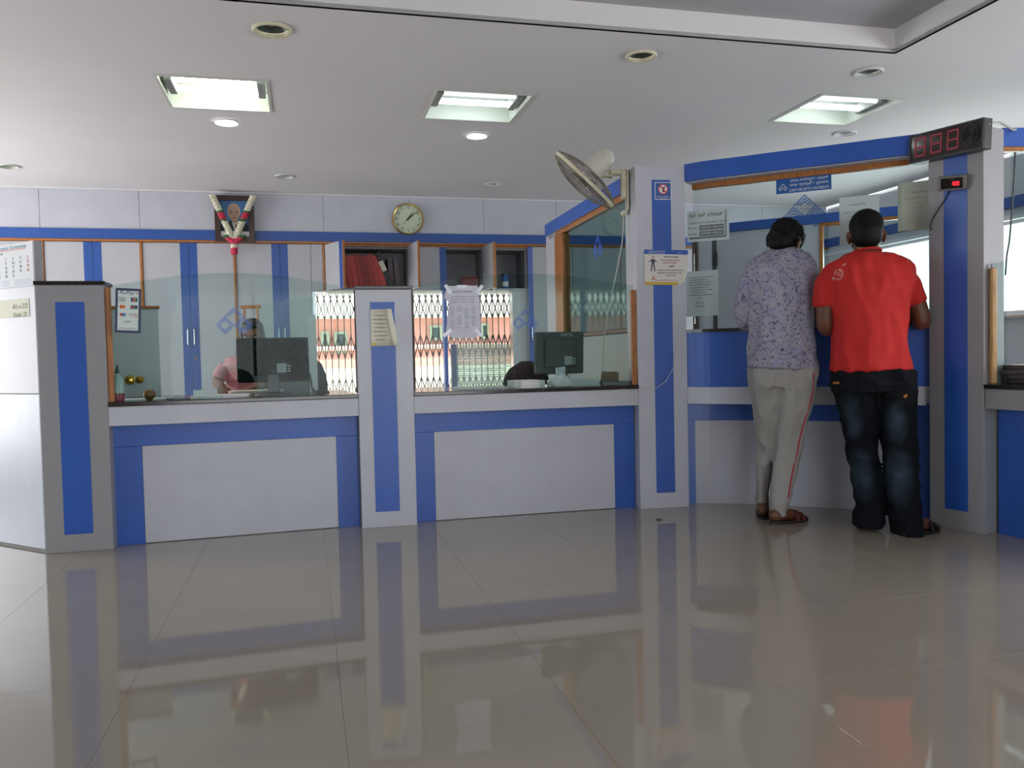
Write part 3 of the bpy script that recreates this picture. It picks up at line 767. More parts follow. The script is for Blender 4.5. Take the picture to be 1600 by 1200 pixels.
# files in the overhead cupboards
def file_book(x, w, h, tilt, m, label, grp, y=.06, d=.25, z=None, lm=None, stripm=None):
    z = Z0 + .021 if z is None else z
    F = BACK @ T(x, y, z) @ Matrix.Rotation(tilt, 4, 'Y')
    t = thing('lever_file', label, 'file', F @ Vector((0, 0, 0)), grp)
    z_lift = abs(math.sin(tilt)) * w
    F = BACK @ T(x, y, z + z_lift) @ Matrix.Rotation(tilt, 4, 'Y')
    MB(F).bbox(0, .004, 0, d, 0, h, .001).build('cover', m, t); MB(F).bbox(w - .004, w, 0, d, 0, h, .001).build('cover', m, t)
    MB(F).bbox(.0, w, -.003, .001, 0, h, .001).build('spine', m, t)
    MB(F).box(.005, w - .005, .006, d - .01, .006, h - .012).build('pages', PAPERC, t)
    if lm: MB(F).box(.006, w - .006, -.0036, -.0031, h * .45, h * .75).build('spine_label', lm, t)
RED = [mat('file_red_%d' % i, c, .55, var=.25, vscale=14) for i, c in enumerate(('a83a35', 'bb443c', 'cc4c42', 'ad3935', '963230'))]
xx = bx(534); names = ['first', 'second', 'third', 'fourth', 'fifth', 'sixth', 'seventh', 'eighth']
for i in range(8):
    wd = .05 if i else .065
    file_book(xx, wd, .345 - .006 * (i % 3), -math.radians(7 + i * 1.3), RED[i % 5], 'red lever file leaning in the left overhead cupboard, %s from the left' % names[i], 'red files in the overhead cupboard')
    xx += wd + .006
file_book(xx + .004, .06, .36, -math.radians(22), mat('file_black', '26292c', .5), 'black lever file with pale label leaning against the red files', 'dark files in the overhead cupboard', lm=PAPERC)
for i, px in enumerate((611, 620)):
    file_book(bx(px), .05, .32, -math.radians(4), mat('file_mauve', '776a72', .6, var=.4, vscale=30), ['mauve-grey bundle upright behind the open door, left one', 'mauve-grey bundle upright behind the open door, right one'][i], 'mauve bundles in the overhead cupboard', y=.14)
tag(MB(BACK).bbox(bx(724), bx(751), .1, .3, Z0 + .021, Z0 + .15, .01).build('red_box', RED[4]), 'dark red box file lying in the middle overhead cupboard', 'box file')
tag(MB(BACK).bbox(bx(699), bx(718), .1, .3, Z0 + .021, Z0 + .05, .005).build('paper_bundle', mat('pinkish_paper', 'c9b3b8', .8)), 'flat pinkish paper bundle in the middle overhead cupboard', 'papers')
t = thing('squeeze_bottle', 'yellow bottle in the right overhead cupboard', 'bottle', BACK @ Vector((bx(773), .15, Z0 + .021)))
F = BACK @ T(bx(774.5), .1, Z0 + .021)
MB(F).lathe([(.001, 0), (.03, 0), (.032, .1), (.02, .15), (.012, .17), (.001, .17)], 14).build('body', mat('yellow_plastic', 'c9b45a', .4), t, smooth='auto')
MB(F).cyl((0, 0, .17), .011, .03, 10).build('cap', WHITE, t)
F = BACK @ T(bx(793), .12, Z0 + .021)
t = thing('blue_tin', 'blue and white tin in the right overhead cupboard', 'tin', F @ Vector((0, 0, 0)))
MB(F).cyl((0, 0, 0), .035, .15, 16).build('body', INKB, t, smooth='auto'); MB(F).cyl((0, 0, .03), .0356, .05, 16).build('label_band', PAPER, t, smooth='auto'); MB(F).cyl((0, 0, .1505), .03, .012, 16).build('lid', DKPL, t)

# full-height cupboard right of the opening
t = thing('cupboard', 'pale cupboard with a lilac-blue edge strip right of the open cupboards', 'cupboard', BACK @ Vector((bx(850), 0, 0)), 'tall cupboards of the storage wall')
x0_ = bx(824); d = MB(BACK).bbox(x0_, x0_ + .5, -.018, -.0005, .06, CZ, .002).build('door', GREYC, t)
MB(BACK).box(x0_, x0_ + .055, -.0195, -.0182, .06, CZ).build('blue_strip', mat('lilac_blue_strip', '5a6cb4', .4), d); handle(x0_ + .028, 1.2, .17, d)
for q in range(7):
    x1_ = x0_ + .502 + q * .55
    if x1_ + .55 > UR: break
    t = thing('cupboard', 'rear wall cupboard seen through the cabin glass, %s from the left' % ['first', 'second', 'third', 'fourth', 'fifth', 'sixth', 'seventh'][q], 'cupboard', BACK @ Vector((x1_ + .27, 0, 0)), 'cupboards seen through the cabin glass')
    MB(BACK).bbox(x1_ + .002, x1_ + .545, -.018, -.0005, .06, CZ, .002).build('door', GREYC, t)
    MB(BACK).bbox(x1_ + .546, x1_ + .552, -.022, .015, .0, CZ, .001).build('upright', WOOD, t)

# ---- opening: frame, frosted glass leaf, folding gate
wf = root_struct('window_2', BACK @ Vector(((ox0 + ox1)/2, .1, oz0)))
b = MB(BACK)
b.box(ox0 + .001, ox0 + .03, .02, .14, oz0, oz1 - .002).box(ox1 - .03, ox1 - .001, .02, .14, oz0, oz1 - .002)
b.box(ox0 + .03, ox1 - .03, .02, .14, oz0, oz0 + .03)
b.build('window_frame', STEEL, wf)
xm0, xm1 = bx(691.5), bx(697)
MB(BACK).bbox(xm0, xm1, .0, .1, oz0 + .03, oz1 - .002, .003).build('blue_mullion', BLUE, wf)
x3, x4 = bx(703), bx(711); zt3 = bk(707, 538)[1]
MB(BACK).bbox(x3, x4, .02, .1, oz0 + .03, zt3, .003).build('side_post', mat('slate_blue', '5d6c92', .4), wf)
x5 = bx(797); 
MB(BACK).box(x4 + .002, x5, .05, .056, oz0 + .03, zt3).build('frosted_pane', glass('frosted_film', 'dfe9e4', .5, 0.1, 0.28, 'dfe6e2'), wf)
FILM = mat('film_white', 'e6eae8', .6); b = MB(BACK); zz = oz0 + .05; r = 0
while zz < zt3 - .01:
    if r % 3 == 2 or zz > zt3 - .12:
        x = x4 + .01
        while x < x5 - .02: b.box(x, x + .014, .0465, .0495, zz, zz + .008); x += .024
    else:
        x = x4 + .01
        while x < x5 - .07: b.box(x, x + .055, .0465, .0495, zz, zz + .012); x += .066
    zz += .022; r += 1
o = b.build('film_stripes', FILM, wf); o['kind'] = 'stuff'
GATE = mat('gate_iron', '5b4a40', .6, var=.4, vscale=30)
gt = thing('folding_gate', 'brown collapsible lattice gate across the bright opening', 'gate', BACK @ Vector(((ox0 + ox1)/2, .6, 0)))
gy = .55; gx0, gx1 = ox0 - .35, ox1 + .1; pitch = .068
x = gx0; 
while x < gx1:
    MB(BACK).box(x - .004, x + .004, gy - .008, gy + .008, 0.05, 1.83).build('upright_bar', GATE, gt); x += pitch
b = MB(BACK)
for (z0, z1) in ((1.40, 1.62), (1.62, 1.80), (.98, 1.22), (.52, .76)):
    x = gx0
    while x < gx1 - pitch:
        for (za, zb) in ((z0, z1), (z1, z0)):
            p = Vector((x, 0, za)); q = Vector((x + pitch, 0, zb)); n = Vector((-(q-p).z, 0, (q-p).x)).normalized() * .004
            for y in (gy - .012, gy + .010):
                b.quadface([(p.x - n.x, y, p.z - n.z), (q.x - n.x, y, q.z - n.z), (q.x + n.x, y, q.z + n.z), (p.x + n.x, y, p.z + n.z)])
        x += pitch
o = b.build('lattice_strips', GATE, gt); o['kind'] = 'stuff'
MB(BACK).box(gx0, gx1, gy - .02, gy + .02, 0.0, .05).build('bottom_rail', GATE, gt); MB(BACK).box(gx0, gx1, gy - .02, gy + .02, 1.83, 1.87).build('top_rail', GATE, gt)

# ---- outside behind the gate
struct(MB(BACK).box(-9, 9, .16, 22, -.4, -.02).build('ground', mat('sunlit_ground', 'cfc6b8', .9, var=.1, vscale=2)))
PINK = mat('pink_wall', 'dfa294', .85, var=.08, vscale=2)
hb = thing('pink_building', 'pink house with green-framed windows in sunlight beyond the gate', 'building', BACK @ Vector((0, 9, -.02)))
Y0 = 8.0
def ob(px, py): return onp(px, py, BACK, Y0)
zp1, zp0 = ob(670, 497)[1], ob(670, 572)[1]
MB(BACK).box(-7, 7, Y0, Y0 + 3, zp0, zp1).build('wall', PINK, hb)
MB(BACK).bbox(-7.2, 7.2, Y0 - .5, Y0 + 3.2, zp1, zp1 + .9, .02).build('parapet', mat('whitewash', 'eee8df', .85, var=.06, vscale=3), hb)
MB(BACK).box(-7, 7, Y0 - .02, Y0 + 3, -.02, zp0).build('plinth', mat('whitewash_low', 'f0e6d6', .85), hb)
zb = ob(670, 543)[1]; MB(BACK).box(-7, 7, Y0 - .12, Y0 - .001, zb - .03, zb + .06).build('string_course', mat('pale_band', 'e5b7a8', .85), hb)
GRF = mat('green_frame', '9aa893', .6); DKW = mat('dark_window_glass', '3f5354', .2)
for (q0, q1, r0, r1) in ((502, 514, 518, 550), (523, 542, 518, 552), (671, 690, 508, 532), (750, 762, 505, 530), (470, 486, 508, 532)):
    xa, za = ob(q0, r1); xb, zb_ = ob(q1, r0)
    f = MB(BACK).plate([(xa, za), (xb, za), (xb, zb_), (xa, zb_)], [[(xa+.05, za+.05), (xb-.05, za+.05), (xb-.05, zb_-.05), (xa+.05, zb_-.05)]], .08, Y0 - .081).build('window_frame', GRF, hb)
    MB(BACK).box(xa + .05, xb - .05, Y0 - .04, Y0 - .03, za + .05, zb_ - .05).build('pane', DKW, f)
random.seed(5)
LEAF = mat('foliage', '5f8a45', .8, var=.6, vscale=3)
for i, u in enumerate((-6.0, -2.0, 2.0, 6.0)):
    b = MB(BACK)
    for q in range(420):
        c = Vector((u + random.uniform(-1.9, 1.9), 13 + random.uniform(-1, 1), 4.4 + random.uniform(-1.2, 1.2)))
        a = Vector((random.uniform(-1, 1), random.uniform(-1, 1), random.uniform(-1, 1))).normalized() * .22; e = a.orthogonal().normalized() * .11
        b.quadface([c - a, c - e, c + a, c + e])
    t = thing('garden_tree', ['leafy tree beyond the gate, hidden furthest left behind the storage wall', 'leafy tree above the pink house, seen through the left part of the gate', 'leafy tree above the pink house, seen through the right part of the gate', 'leafy tree beyond the gate, hidden furthest right behind the storage wall'][i], 'tree', BACK @ Vector((u, 13, 0)), 'trees beyond the gate')
    o = b.build('foliage', LEAF, t); o['kind'] = 'stuff'
    MB(BACK).tube([(u, 13, 0), (u + .1, 13, 2.4), (u, 13, 4.6)], [.16, .12, .05], 8).build('trunk', mat('bark', '5a4636', .9), t)
# ================================================================ ON THE WALLS, POSTS AND GLASS
# portrait with garland
pt = thing('framed_portrait', 'dark-framed portrait of a balding man in a suit, hung with a garland', 'picture', BACK @ Vector((bk(366, 378)[0], -.05, bk(366, 378)[1])))
PF = BACK @ T(0, -.085, 0)
px0, pz0 = onp(336.5, 377, PF); px1, pz1 = onp(396, 306, PF)
pw_, ph_ = px1 - px0, pz1 - pz0
PF = PF @ T(px0, 0, pz0)
fw = .05
MB(PF).plate([(0, 0), (pw_, 0), (pw_, ph_), (0, ph_)], [[(fw, fw), (pw_ - fw, fw), (pw_ - fw, ph_ - fw), (fw, ph_ - fw)]], .04, 0).build('frame', mat('dark_frame_wood', '3a221c', .3), pt)
MB(PF).box(.01, pw_ - .01, .04, .066, .01, ph_ - .01).build('hanging_back', WOODD, pt)
iw, ih = pw_ - 2*fw, ph_ - 2*fw
G = PF @ T(fw, .018, fw)
MB(G).box(0, iw, 0, .005, 0, ih).build('picture', mat('portrait_blue', '3f74a8', .5, var=.15, vscale=6), pt)
def flat(F, pts, y, m, name, parent): return MB(F).quadface([(a, y, c) for a, c in pts]).build(name, m, parent)
def oval(cx, cz, rx, rz, n=26): return [(cx + rx*math.cos(2*PI*j/n), cz + rz*math.sin(2*PI*j/n)) for j in range(n)]
k = iw
flat(G, [(0, 0), (iw, 0), (iw, .05), (0, .05)], -.0005, PAPER, 'caption_strip', pt)
flat(G, [(0, .05), (iw, .05), (iw, ih*.30), (k*.78, ih*.40), (k*.60, ih*.46), (k*.40, ih*.46), (k*.20, ih*.40), (0, ih*.3)], -.0006, mat('suit_navy', '22303a', .7), 'painted_suit', pt)
flat(G, [(k*.40, ih*.43), (k*.64, ih*.43), (k*.60, ih*.30), (k*.54, ih*.08), (k*.50, ih*.08)], -.0008, mat('shirt_white', 'd6d2d2', .7), 'painted_shirt', pt)
flat(G, [(k*.50, ih*.36), (k*.56, ih*.36), (k*.585, ih*.16), (k*.54, ih*.08), (k*.50, ih*.16)], -.0010, mat('tie_tan', '9a7a68', .7), 'painted_tie', pt)
SKP = mat('painted_skin', 'b89a84', .6, var=.15, vscale=12)
flat(G, [(k*.38, ih*.5), (k*.62, ih*.5), (k*.60, ih*.40), (k*.5, ih*.36), (k*.40, ih*.41)], -.0009, SKP, 'painted_neck', pt)
flat(G, oval(k*.48, ih*.70, k*.235, ih*.24), -.0012, SKP, 'painted_head', pt)
DKF = mat('painted_feature', '4a2e26', .7)
for sx in (-.1, .1):
    flat(G, [(k*(.48+sx-.055), ih*.685), (k*(.48+sx+.055), ih*.685), (k*(.48+sx+.05), ih*.71), (k*(.48+sx-.05), ih*.71)], -.0015, DKF, 'painted_brow', pt)
    flat(G, oval(k*(.48+sx), ih*.655, k*.035, ih*.014, 10), -.0015, DKF, 'painted_eye', pt)
flat(G, [(k*.465, ih*.64), (k*.495, ih*.64), (k*.52, ih*.575), (k*.44, ih*.575)], -.0014, mat('painted_shade', 'a87458', .6), 'painted_nose', pt)
flat(G, oval(k*.48, ih*.53, k*.07, ih*.013, 12), -.0015, mat('painted_lips', '8c4a40', .6), 'painted_mouth', pt)
flat(G, oval(k*.48, ih*.74, k*.012, ih*.012, 8), -.0015, INKR, 'painted_dot', pt)
# garland
GF = BACK @ T(0, -.115, 0)
ga = thing('flower_garland', 'white flower garland with pink and green bands, draped over the portrait', 'garland', GF @ Vector((onp(366, 395, GF)[0], 0, onp(366, 395, GF)[1])))
random.seed(3)
WF = mat('jasmine', 'e4e0c8', .7, var=.2, vscale=60); PKF = mat('rose_pink', 'd8355a', .6, var=.3, vscale=40); GNF = mat('leaf_green', '2f6a34', .6)
def strand(p, q, segs):
    a, c = Vector((onp(*p, GF)[0], 0, onp(*p, GF)[1])), Vector((onp(*q, GF)[0], 0, onp(*q, GF)[1]))
    for (f0, f1, m, nm) in segs:
        b = MB(GF); n = int((f1 - f0) * 40) + 1
        for i in range(n):
            f = f0 + (f1 - f0) * (i + .5) / n; c0 = a.lerp(c, f)
            for j in range(6):
                an = j * PI / 3 + i * .5
                b.ell(c0 + Vector((.020*math.cos(an), .016*math.sin(an), random.uniform(-.006, .006))), (.015, .013, .009), n=6)
        o = b.build(nm, m, ga, smooth=True); o['kind'] = 'stuff'
strand((331.5, 305), (363, 372), [(0, .36, WF, 'white_blossoms'), (.36, .41, GNF, 'green_band'), (.41, .56, PKF, 'pink_roses'), (.56, .61, GNF, 'green_band'), (.61, 1, WF, 'white_blossoms')])
strand((396, 306), (368, 372), [(0, .36, WF, 'white_blossoms'), (.36, .41, GNF, 'green_band'), (.41, .56, PKF, 'pink_roses'), (.56, .61, GNF, 'green_band'), (.61, 1, WF, 'white_blossoms')])
strand((353, 369), (366, 379), [(0, .25, GNF, 'green_band'), (.25, 1, PKF, 'pink_roses')]); strand((379, 369), (366, 379), [(0, .25, GNF, 'green_band'), (.25, 1, PKF, 'pink_roses')])
strand((366, 374), (366, 396), [(0, .35, PKF, 'pink_roses'), (.35, .6, WF, 'white_blossoms'), (.6, 1, PKF, 'pink_roses')])

# wall clock
CF = BACK @ T(0, -.013, 0); cx, cz = onp(637, 343, CF); CF = CF @ T(cx, 0, cz)
cr = abs(onp(661.5, 343, CF)[0] - 0)
cl = thing('wall_clock', 'round gold-rimmed wall clock with cream dial, showing about ten past one', 'clock', CF @ Vector((0, 0, -cr)))
CX = CF @ Matrix.Rotation(PI/2, 4, 'X')
MB(CX).lathe([(cr*.93, 0), (cr, .005), (cr*1.01, .03), (cr*.96, .045), (cr*.90, .042), (cr*.88, .03)], 48).build('rim', mat('gold_rim', 'd2b66a', .22, .9), cl, smooth='auto')
MB(CX).cyl((0, 0, .0), cr*.92, .028, 48).build('dial', mat('dial_cream', 'dcdcc2', .5), cl)
b_ = 'numerals'
for h in range(1, 13):
    a = math.radians(h * 30)
    txt(str(h), CF, math.sin(a)*cr*.72, math.cos(a)*cr*.72, -.0285, cr*.24, INK, cl, 'numeral')
def hand(ang, L, wd, nm, y):
    M = CF @ Matrix.Rotation(math.radians(ang), 4, 'Y')
    MB(M).plate([(-wd, -L*.2), (wd, -L*.2), (wd*.4, L), (-wd*.4, L)], (), .002, y).build(nm, INK, cl)
hand(36, cr*.5, .007, 'hour_hand', -.033); hand(50, cr*.78, .005, 'minute_hand', -.036); hand(228, cr*.6, .0015, 'second_hand', -.038)
MB(CX).cyl((0, 0, .03), .008, .012, 10).build('hub', INK, cl)
MB(CX).lathe([(.001, .044), (cr*.89, .044)], 40).build('cover_glass', GLASSC, cl)

# calendar and handwritten note on the left partition
x0, z0 = onp(-28, 455, LPF); x1, z1 = onp(51.5, 376, LPF)
ca = thing('wall_calendar', 'white wall calendar with blue and red heading, at the left edge', 'calendar', LPF @ Vector(((x0+x1)/2, -.01, z0)))
sheet(LPF, x0, x1, z0, z1, -.001, .004, PAPER, 'sheet', ca)
W_ = x1 - x0; H_ = z1 - z0
txt('Karnataka Grameena', LPF, x1 - W_*.42, z1 - H_*.085, -.0055, .03, mat('cal_blue', '3f8fae', .6), ca, 'heading', width=W_*.62, height=.016)
txt('Grameena Bank', LPF, x1 - W_*.40, z1 - H_*.135, -.0055, .02, mat('cal_orange', 'd96a4a', .6), ca, 'heading', width=W_*.58, height=.011)
txt('JANUARY 2019', LPF, x1 - W_*.62, z1 - H_*.21, -.0055, .012, INKG, ca, 'subheading'); 
CB = mat('cal_date_blue', '5a6f86', .6)
for r in range(5):
    for c in range(7):
        n = 1 + r*7 + (c - 2)
        if n < 1 or n > 31 or (r == 4 and c > 5): continue
        txt(str(n), LPF, x1 - W_*(.09 + (6-c)*.135), z1 - H_*(.345 + r*.097), -.0055, .021, INKR if c == 6 else CB, ca, 'date')
for (fa, fb) in ((.05, .35), (.45, .58), (.68, .95)):
    for q in range(5): MB(LPF).box(x1 - W_*fb, x1 - W_*fa, -.0055, -.0051, z1 - H_*(.84 + q*.03), z1 - H_*(.832 + q*.03)).build('small_print', mat('print_pale_blue', 'a9b9cc', .7), ca)
x0, z0 = onp(-10, 498.5, LPF); x1, z1 = onp(45.5, 465.5, LPF)
no = thing('handwritten_note', 'cream note with two handwritten lines below the calendar', 'note', LPF @ Vector(((x0+x1)/2, 0, z0)))
sheet(LPF, x0, x1, z0, z1, -.001, .001, PAPERC, 'sheet', no)
HB = mat('pencil_brown', '8f8672', .7)
txt('A/c x 222', LPF, x1 - .085, z1 - .04, -.0026, .036, HB, no, 'handwriting', shear=.3); txt('Debit 22', LPF, x1 - .09, z1 - .085, -.0026, .036, HB, no, 'handwriting', shear=.3)

# card payments board tied to the first post
F = K1F @ T(0, -.02, 0)
bx0, bz0 = onp(178, 523, F); bx1, bz1 = onp(222, 448, F)
BF = F @ T((bx0+bx1)/2, 0, (bz0+bz1)/2) @ Matrix.Rotation(math.radians(3.0), 4, 'Y'); bw, bh = (bx1-bx0)*.86/2, (bz1-bz0)*.93/2
rp = thing('card_payments_board', 'navy-framed card payments board with printed card symbols, on the first teak post', 'sign', BF @ Vector((0, 0, -bh)))
NAVY = mat('navy_board', '1d2d52', .35)
MB(BF).bbox(-bw, bw, 0, .006, -bh, bh, .002).build('board', NAVY, rp)
MB(BF).bbox(-bw+.012, bw-.012, -.0012, -.0001, -bh+.013, bh-.013, .0003).build('printed_face', mat('board_face', 'cfdcd6', .4), rp)
y = -.0018
txt('RuPay', BF, -.008, bh*.80, y, .034, NAVY, rp, width=bw*1.15, height=.024, shear=.25)
flat(BF, [(bw*.62, bh*.74), (bw*.76, bh*.80), (bw*.64, bh*.87)], y, mat('orange_print', 'd07a3c', .6), 'arrow_mark', rp)
MB(BF).box(-bw*.78, -bw*.15, y, y+.0004, bh*.56, bh*.585).build('navy_bar', NAVY, rp)
txt('VISA', BF, -bw*.46, bh*.45, y, .02, NAVY, rp, width=bw*.5, height=.012)
MB(BF).box(-bw*.75, -bw*.15, y, y+.0004, bh*.335, bh*.345).build('orange_bar', MATS['orange_print'], rp)
for j, c in enumerate(('2f4b6e', 'b54a3f', '3f6e52')):
    MB(BF).bbox(bw*(.2 + j*.18), bw*(.2 + j*.18) + bw*.16, y, y+.0004, bh*.40, bh*.6, .0001).build('card_mark', mat('print_' + c, c, .6), rp)
def disc(F, x, z, r, y, m, nm, par): flat(F, oval(x, z, r, r, 20), y, m, nm, par)
disc(BF, -bw*.52, bh*.16, bh*.082, y, mat('print_red', 'c8492f', .6), 'red_disc', rp); disc(BF, -bw*.36, bh*.16, bh*.082, y - .0003, MATS['orange_print'], 'orange_disc', rp)
flat(BF, [(bw*.15, bh*.08), (bw*.72, bh*.08), (bw*.76, bh*.25), (bw*.22, bh*.25)], y, mat('print_teal', '2a5560', .6), 'card_mark', rp)
flat(BF, [(bw*.2, bh*.13), (bw*.5, bh*.13), (bw*.52, bh*.19), (bw*.22, bh*.19)], y - .0003, MATS['print_red'], 'card_mark', rp)
disc(BF, -bw*.50, -bh*.19, bh*.075, y, MATS['print_red'], 'red_disc', rp); disc(BF, -bw*.32, -bh*.19, bh*.075, y - .0003, mat('print_blue', '3478ae', .6), 'blue_disc', rp)
txt('DISCOVER', BF, bw*.4, -bh*.17, y, .01, INKG, rp, width=bw*.6)
flat(BF, [(bw*.1, -bh*.28), (bw*.75, -bh*.28), (bw*.75, -bh*.22)], y, MATS['orange_print'], 'swoosh', rp)
txt('BHIM', BF, -.002, -bh*.5, y, .012, INKG, rp); txt('All Cards Accepted Here', BF, 0, -bh*.8, y, .008, INKG, rp, width=bw*1.4)

# curling paper taped on the middle pillar
x0, z0 = onp(580, 541, P2F); x1, z1 = onp(616, 483, P2F)
cp = thing('curling_notice', 'cream printed notice curling off the middle low pillar', 'notice', P2F @ Vector(((x0+x1)/2, -.01, z0)))
b = MB(P2F); N = 10; wdt = (x1 - x0)
def curlpt(f, z):      # right side rolls up and leans away
    a = max(0, f - .72) / .28 * PI * 1.2; r = .022
    xr = x0 + wdt*min(f, .72) + r*math.sin(a) + (z1 - z)/(z1-z0)*.035*(f > .72)*min(1, (f - .72)/.1)
    return Vector((xr, -.004 - r*(1 - math.cos(a)) - .006*f, z))
g = [[b.bm.verts.new(P2F @ curlpt(i/16, z0 + (z1-z0)*j/4)) for j in range(5)] for i in range(17)]
for i in range(16):
    for j in range(4): b.bm.faces.new([g[i][j], g[i+1][j], g[i+1][j+1], g[i][j+1]])
o = b.build('sheet', PAPERC, cp, smooth=True); so_ = o.modifiers.new('s', 'SOLIDIFY'); so_.thickness = .001
MB(P2F).box(x0 + .004, x0 + wdt*.68, -.0062, -.0058, z0 + .004, z0 + .018).build('yellow_band', mat('notice_yellow', 'd8b860', .7), cp)
for q in range(7): txt('notice of charges to all our customers'[:30 - q % 3 * 4], P2F, x0 + wdt*.38, z1 - .035 - q*.023, -.0093, .012, mat('notice_ink', '8b6a52', .7), cp, 'print_line', width=wdt*(.55 if q % 3 else .4))
for q, r in ((583, 491), (594, 490.5), (618, 490)):
    xx_, zz_ = onp(q, r, P2F); MB(P2F).box(xx_ - .008, xx_ + .008, -.0035, -.0025, zz_ - .01, zz_ + .01).build('tape', mat('clear_tape', 'a9b4d6', .3), cp)

# taped price sheet on the second screen
x0, z0 = onp(696, 529, K2F, .026); x1, z1 = onp(750, 446, K2F, .026)
ps = thing('taped_price_sheet', 'crumpled white price sheet taped on the right desk screen', 'notice', K2F @ Vector(((x0+x1)/2, .02, z0)))
ww, hh = x1 - x0, z1 - z0
MB(K2F).plate([(x0+ww*.02, z0+hh*.12), (x0+ww*.2, z0), (x0+ww*.85, z0), (x1, z0+hh*.14), (x1-ww*.02, z0+hh*.75), (x0+ww*.93, z1), (x0+ww*.1, z1-hh*.01), (x0-ww*.02, z0+hh*.78), (x0+ww*.12, z0+hh*.68)], (), .0015, .0275).build('sheet', mat('sheet_lilac', 'd3d3de', .6, var=.12, vscale=20, bump=.5, bscale=40), ps)
txt('SERVICE CHARGES', K2F, x0+ww*.5, z1-hh*.12, .0268, .012, INKG, ps, width=ww*.55)
for q in range(3): MB(K2F).box(x0+ww*.18, x0+ww*.84, .0268, .0272, z1-hh*(.22+.05*q), z1-hh*(.212+.05*q)).build('print_line', INKG, ps)
for c in range(4):
    for q in range(12):
        if (q + c*3) % 7 == 6: continue
        MB(K2F).box(x0+ww*(.14+.2*c), x0+ww*(.14+.2*c+.12), .0268, .0272, z1-hh*(.42+.035*q), z1-hh*(.405+.035*q)).build('table_cell', mat('cell_grey', 'a6a8b4', .7), ps)
for (q, r, an) in ((700, 452, 60), (749, 452, -50), (699, 520, -40), (748, 520, 45), (722, 448, 0)):
    xx_, zz_ = onp(q, r, K2F, .026); MB(K2F @ T(xx_, .0255, zz_) @ Matrix.Rotation(math.radians(an), 4, 'Y')).box(-.03, .03, 0, .0006, -.01, .01).build('tape', mat('shiny_tape', 'dcdce6', .15), ps)

# no-smoking sticker and comic notice on the tall pillar
x0, z0 = onp(1023, 312, P3F); x1, z1 = onp(1048.5, 285, P3F)
ns = thing('no_smoking_sign', 'small blue no-smoking sticker high on the tall pillar', 'sign', P3F @ Vector(((x0+x1)/2, 0, z0)))
MB(P3F).box(x0, x1, -.0032, -.002, z0, z1).build('white_border', PAPER, ns)
MB(P3F).box(x0+.004, x1-.004, -.0036, -.0033, z0+.004, z1-.004).build('blue_field', mat('sign_blue', '2a5a9c', .4), ns)
cx, cz = (x0+x1)/2, z0 + (z1-z0)*.6; r = (x1-x0)*.3
flat(P3F, oval(cx, cz, r, r), -.0039, mat('sign_red', 'c8404a', .5), 'red_ring', ns); flat(P3F, oval(cx, cz, r*.78, r*.78), -.0041, PAPER, 'disc', ns)
flat(P3F, [(cx-.006, cz-r*.55), (cx+.008, cz-r*.55), (cx+.008, cz-.002), (cx+.014, cz+r*.5), (cx+.004, cz+r*.5), (cx-.004, cz)], -.0043, INK, 'smoking_hand', ns)
d = r*.62; flat(P3F, [(cx-d-.003, cz+d-.003), (cx-d+.003, cz+d+.003), (cx+d+.003, cz-d+.003), (cx+d-.003, cz-d-.003)], -.0045, MATS['sign_red'], 'red_bar', ns)
txt('THIS IS A NO SMOKING ZONE', P3F, cx, z0+.018, -.0039, .008, PAPER, ns, width=(x1-x0)*.8); txt('Smoking Here is an Offence', P3F, cx, z0+.009, -.0039, .006, PAPER, ns, width=(x1-x0)*.5)
x0, z0 = onp(1006, 445, P3F); x1, z1 = onp(1073.5, 390, P3F)
NF = P3F @ T(x0, -.006, z0) @ Matrix.Rotation(math.radians(1.0), 4, 'Y'); ww, hh = x1-x0, z1-z0
cn = thing('cartoon_notice', 'white notice with a suited figure and red lines, curling on the tall pillar', 'notice', NF @ Vector((ww/2, 0, 0)))
MB(NF).plate([(.004, 0), (ww*.78, 0), (ww*.88, hh*.12), (ww*.985, hh*.42), (ww, hh), (0, hh)], (), .002, 0).build('sheet', mat('notice_cream', 'e2dcd6', .7, var=.06, vscale=8), cn)
MB(NF).plate([(ww*.80, hh*.01), (ww*.90, hh*.10), (ww*.985, hh*.40), (ww*.97, hh*.42), (ww*.86, hh*.18), (ww*.78, hh*.06)], (), .004, -.008).build('curled_corner', PAPERC, cn)
MB(NF).box(0, ww, -.0006, -.0001, hh*.875, hh).build('blue_header', mat('header_blue', '2c5cb0', .6), cn)
MB(NF).box(.005, ww*.77, -.0006, -.0001, 0, hh*.085).build('yellow_footer', mat('footer_yellow', 'd8ae3a', .6), cn)
txt('ಕರ್ನಾಟಕ ವಿಕಾಸ ಗ್ರಾಮೀಣ', NF, ww*.32, hh*.955, -.001, .010, PAPER, cn, width=ww*.32); txt('Grameena Bank', NF, ww*.32, hh*.905, -.001, .009, PAPER, cn, width=ww*.3); txt('Branch', NF, ww*.82, hh*.93, -.001, .009, PAPER, cn)
emblem(NF, ww*.12, hh*.93, .028, -.001, PAPER, cn)
NI = mat('notice_dark', '4a4650', .7); NR = mat('notice_red', 'c4606a', .7)
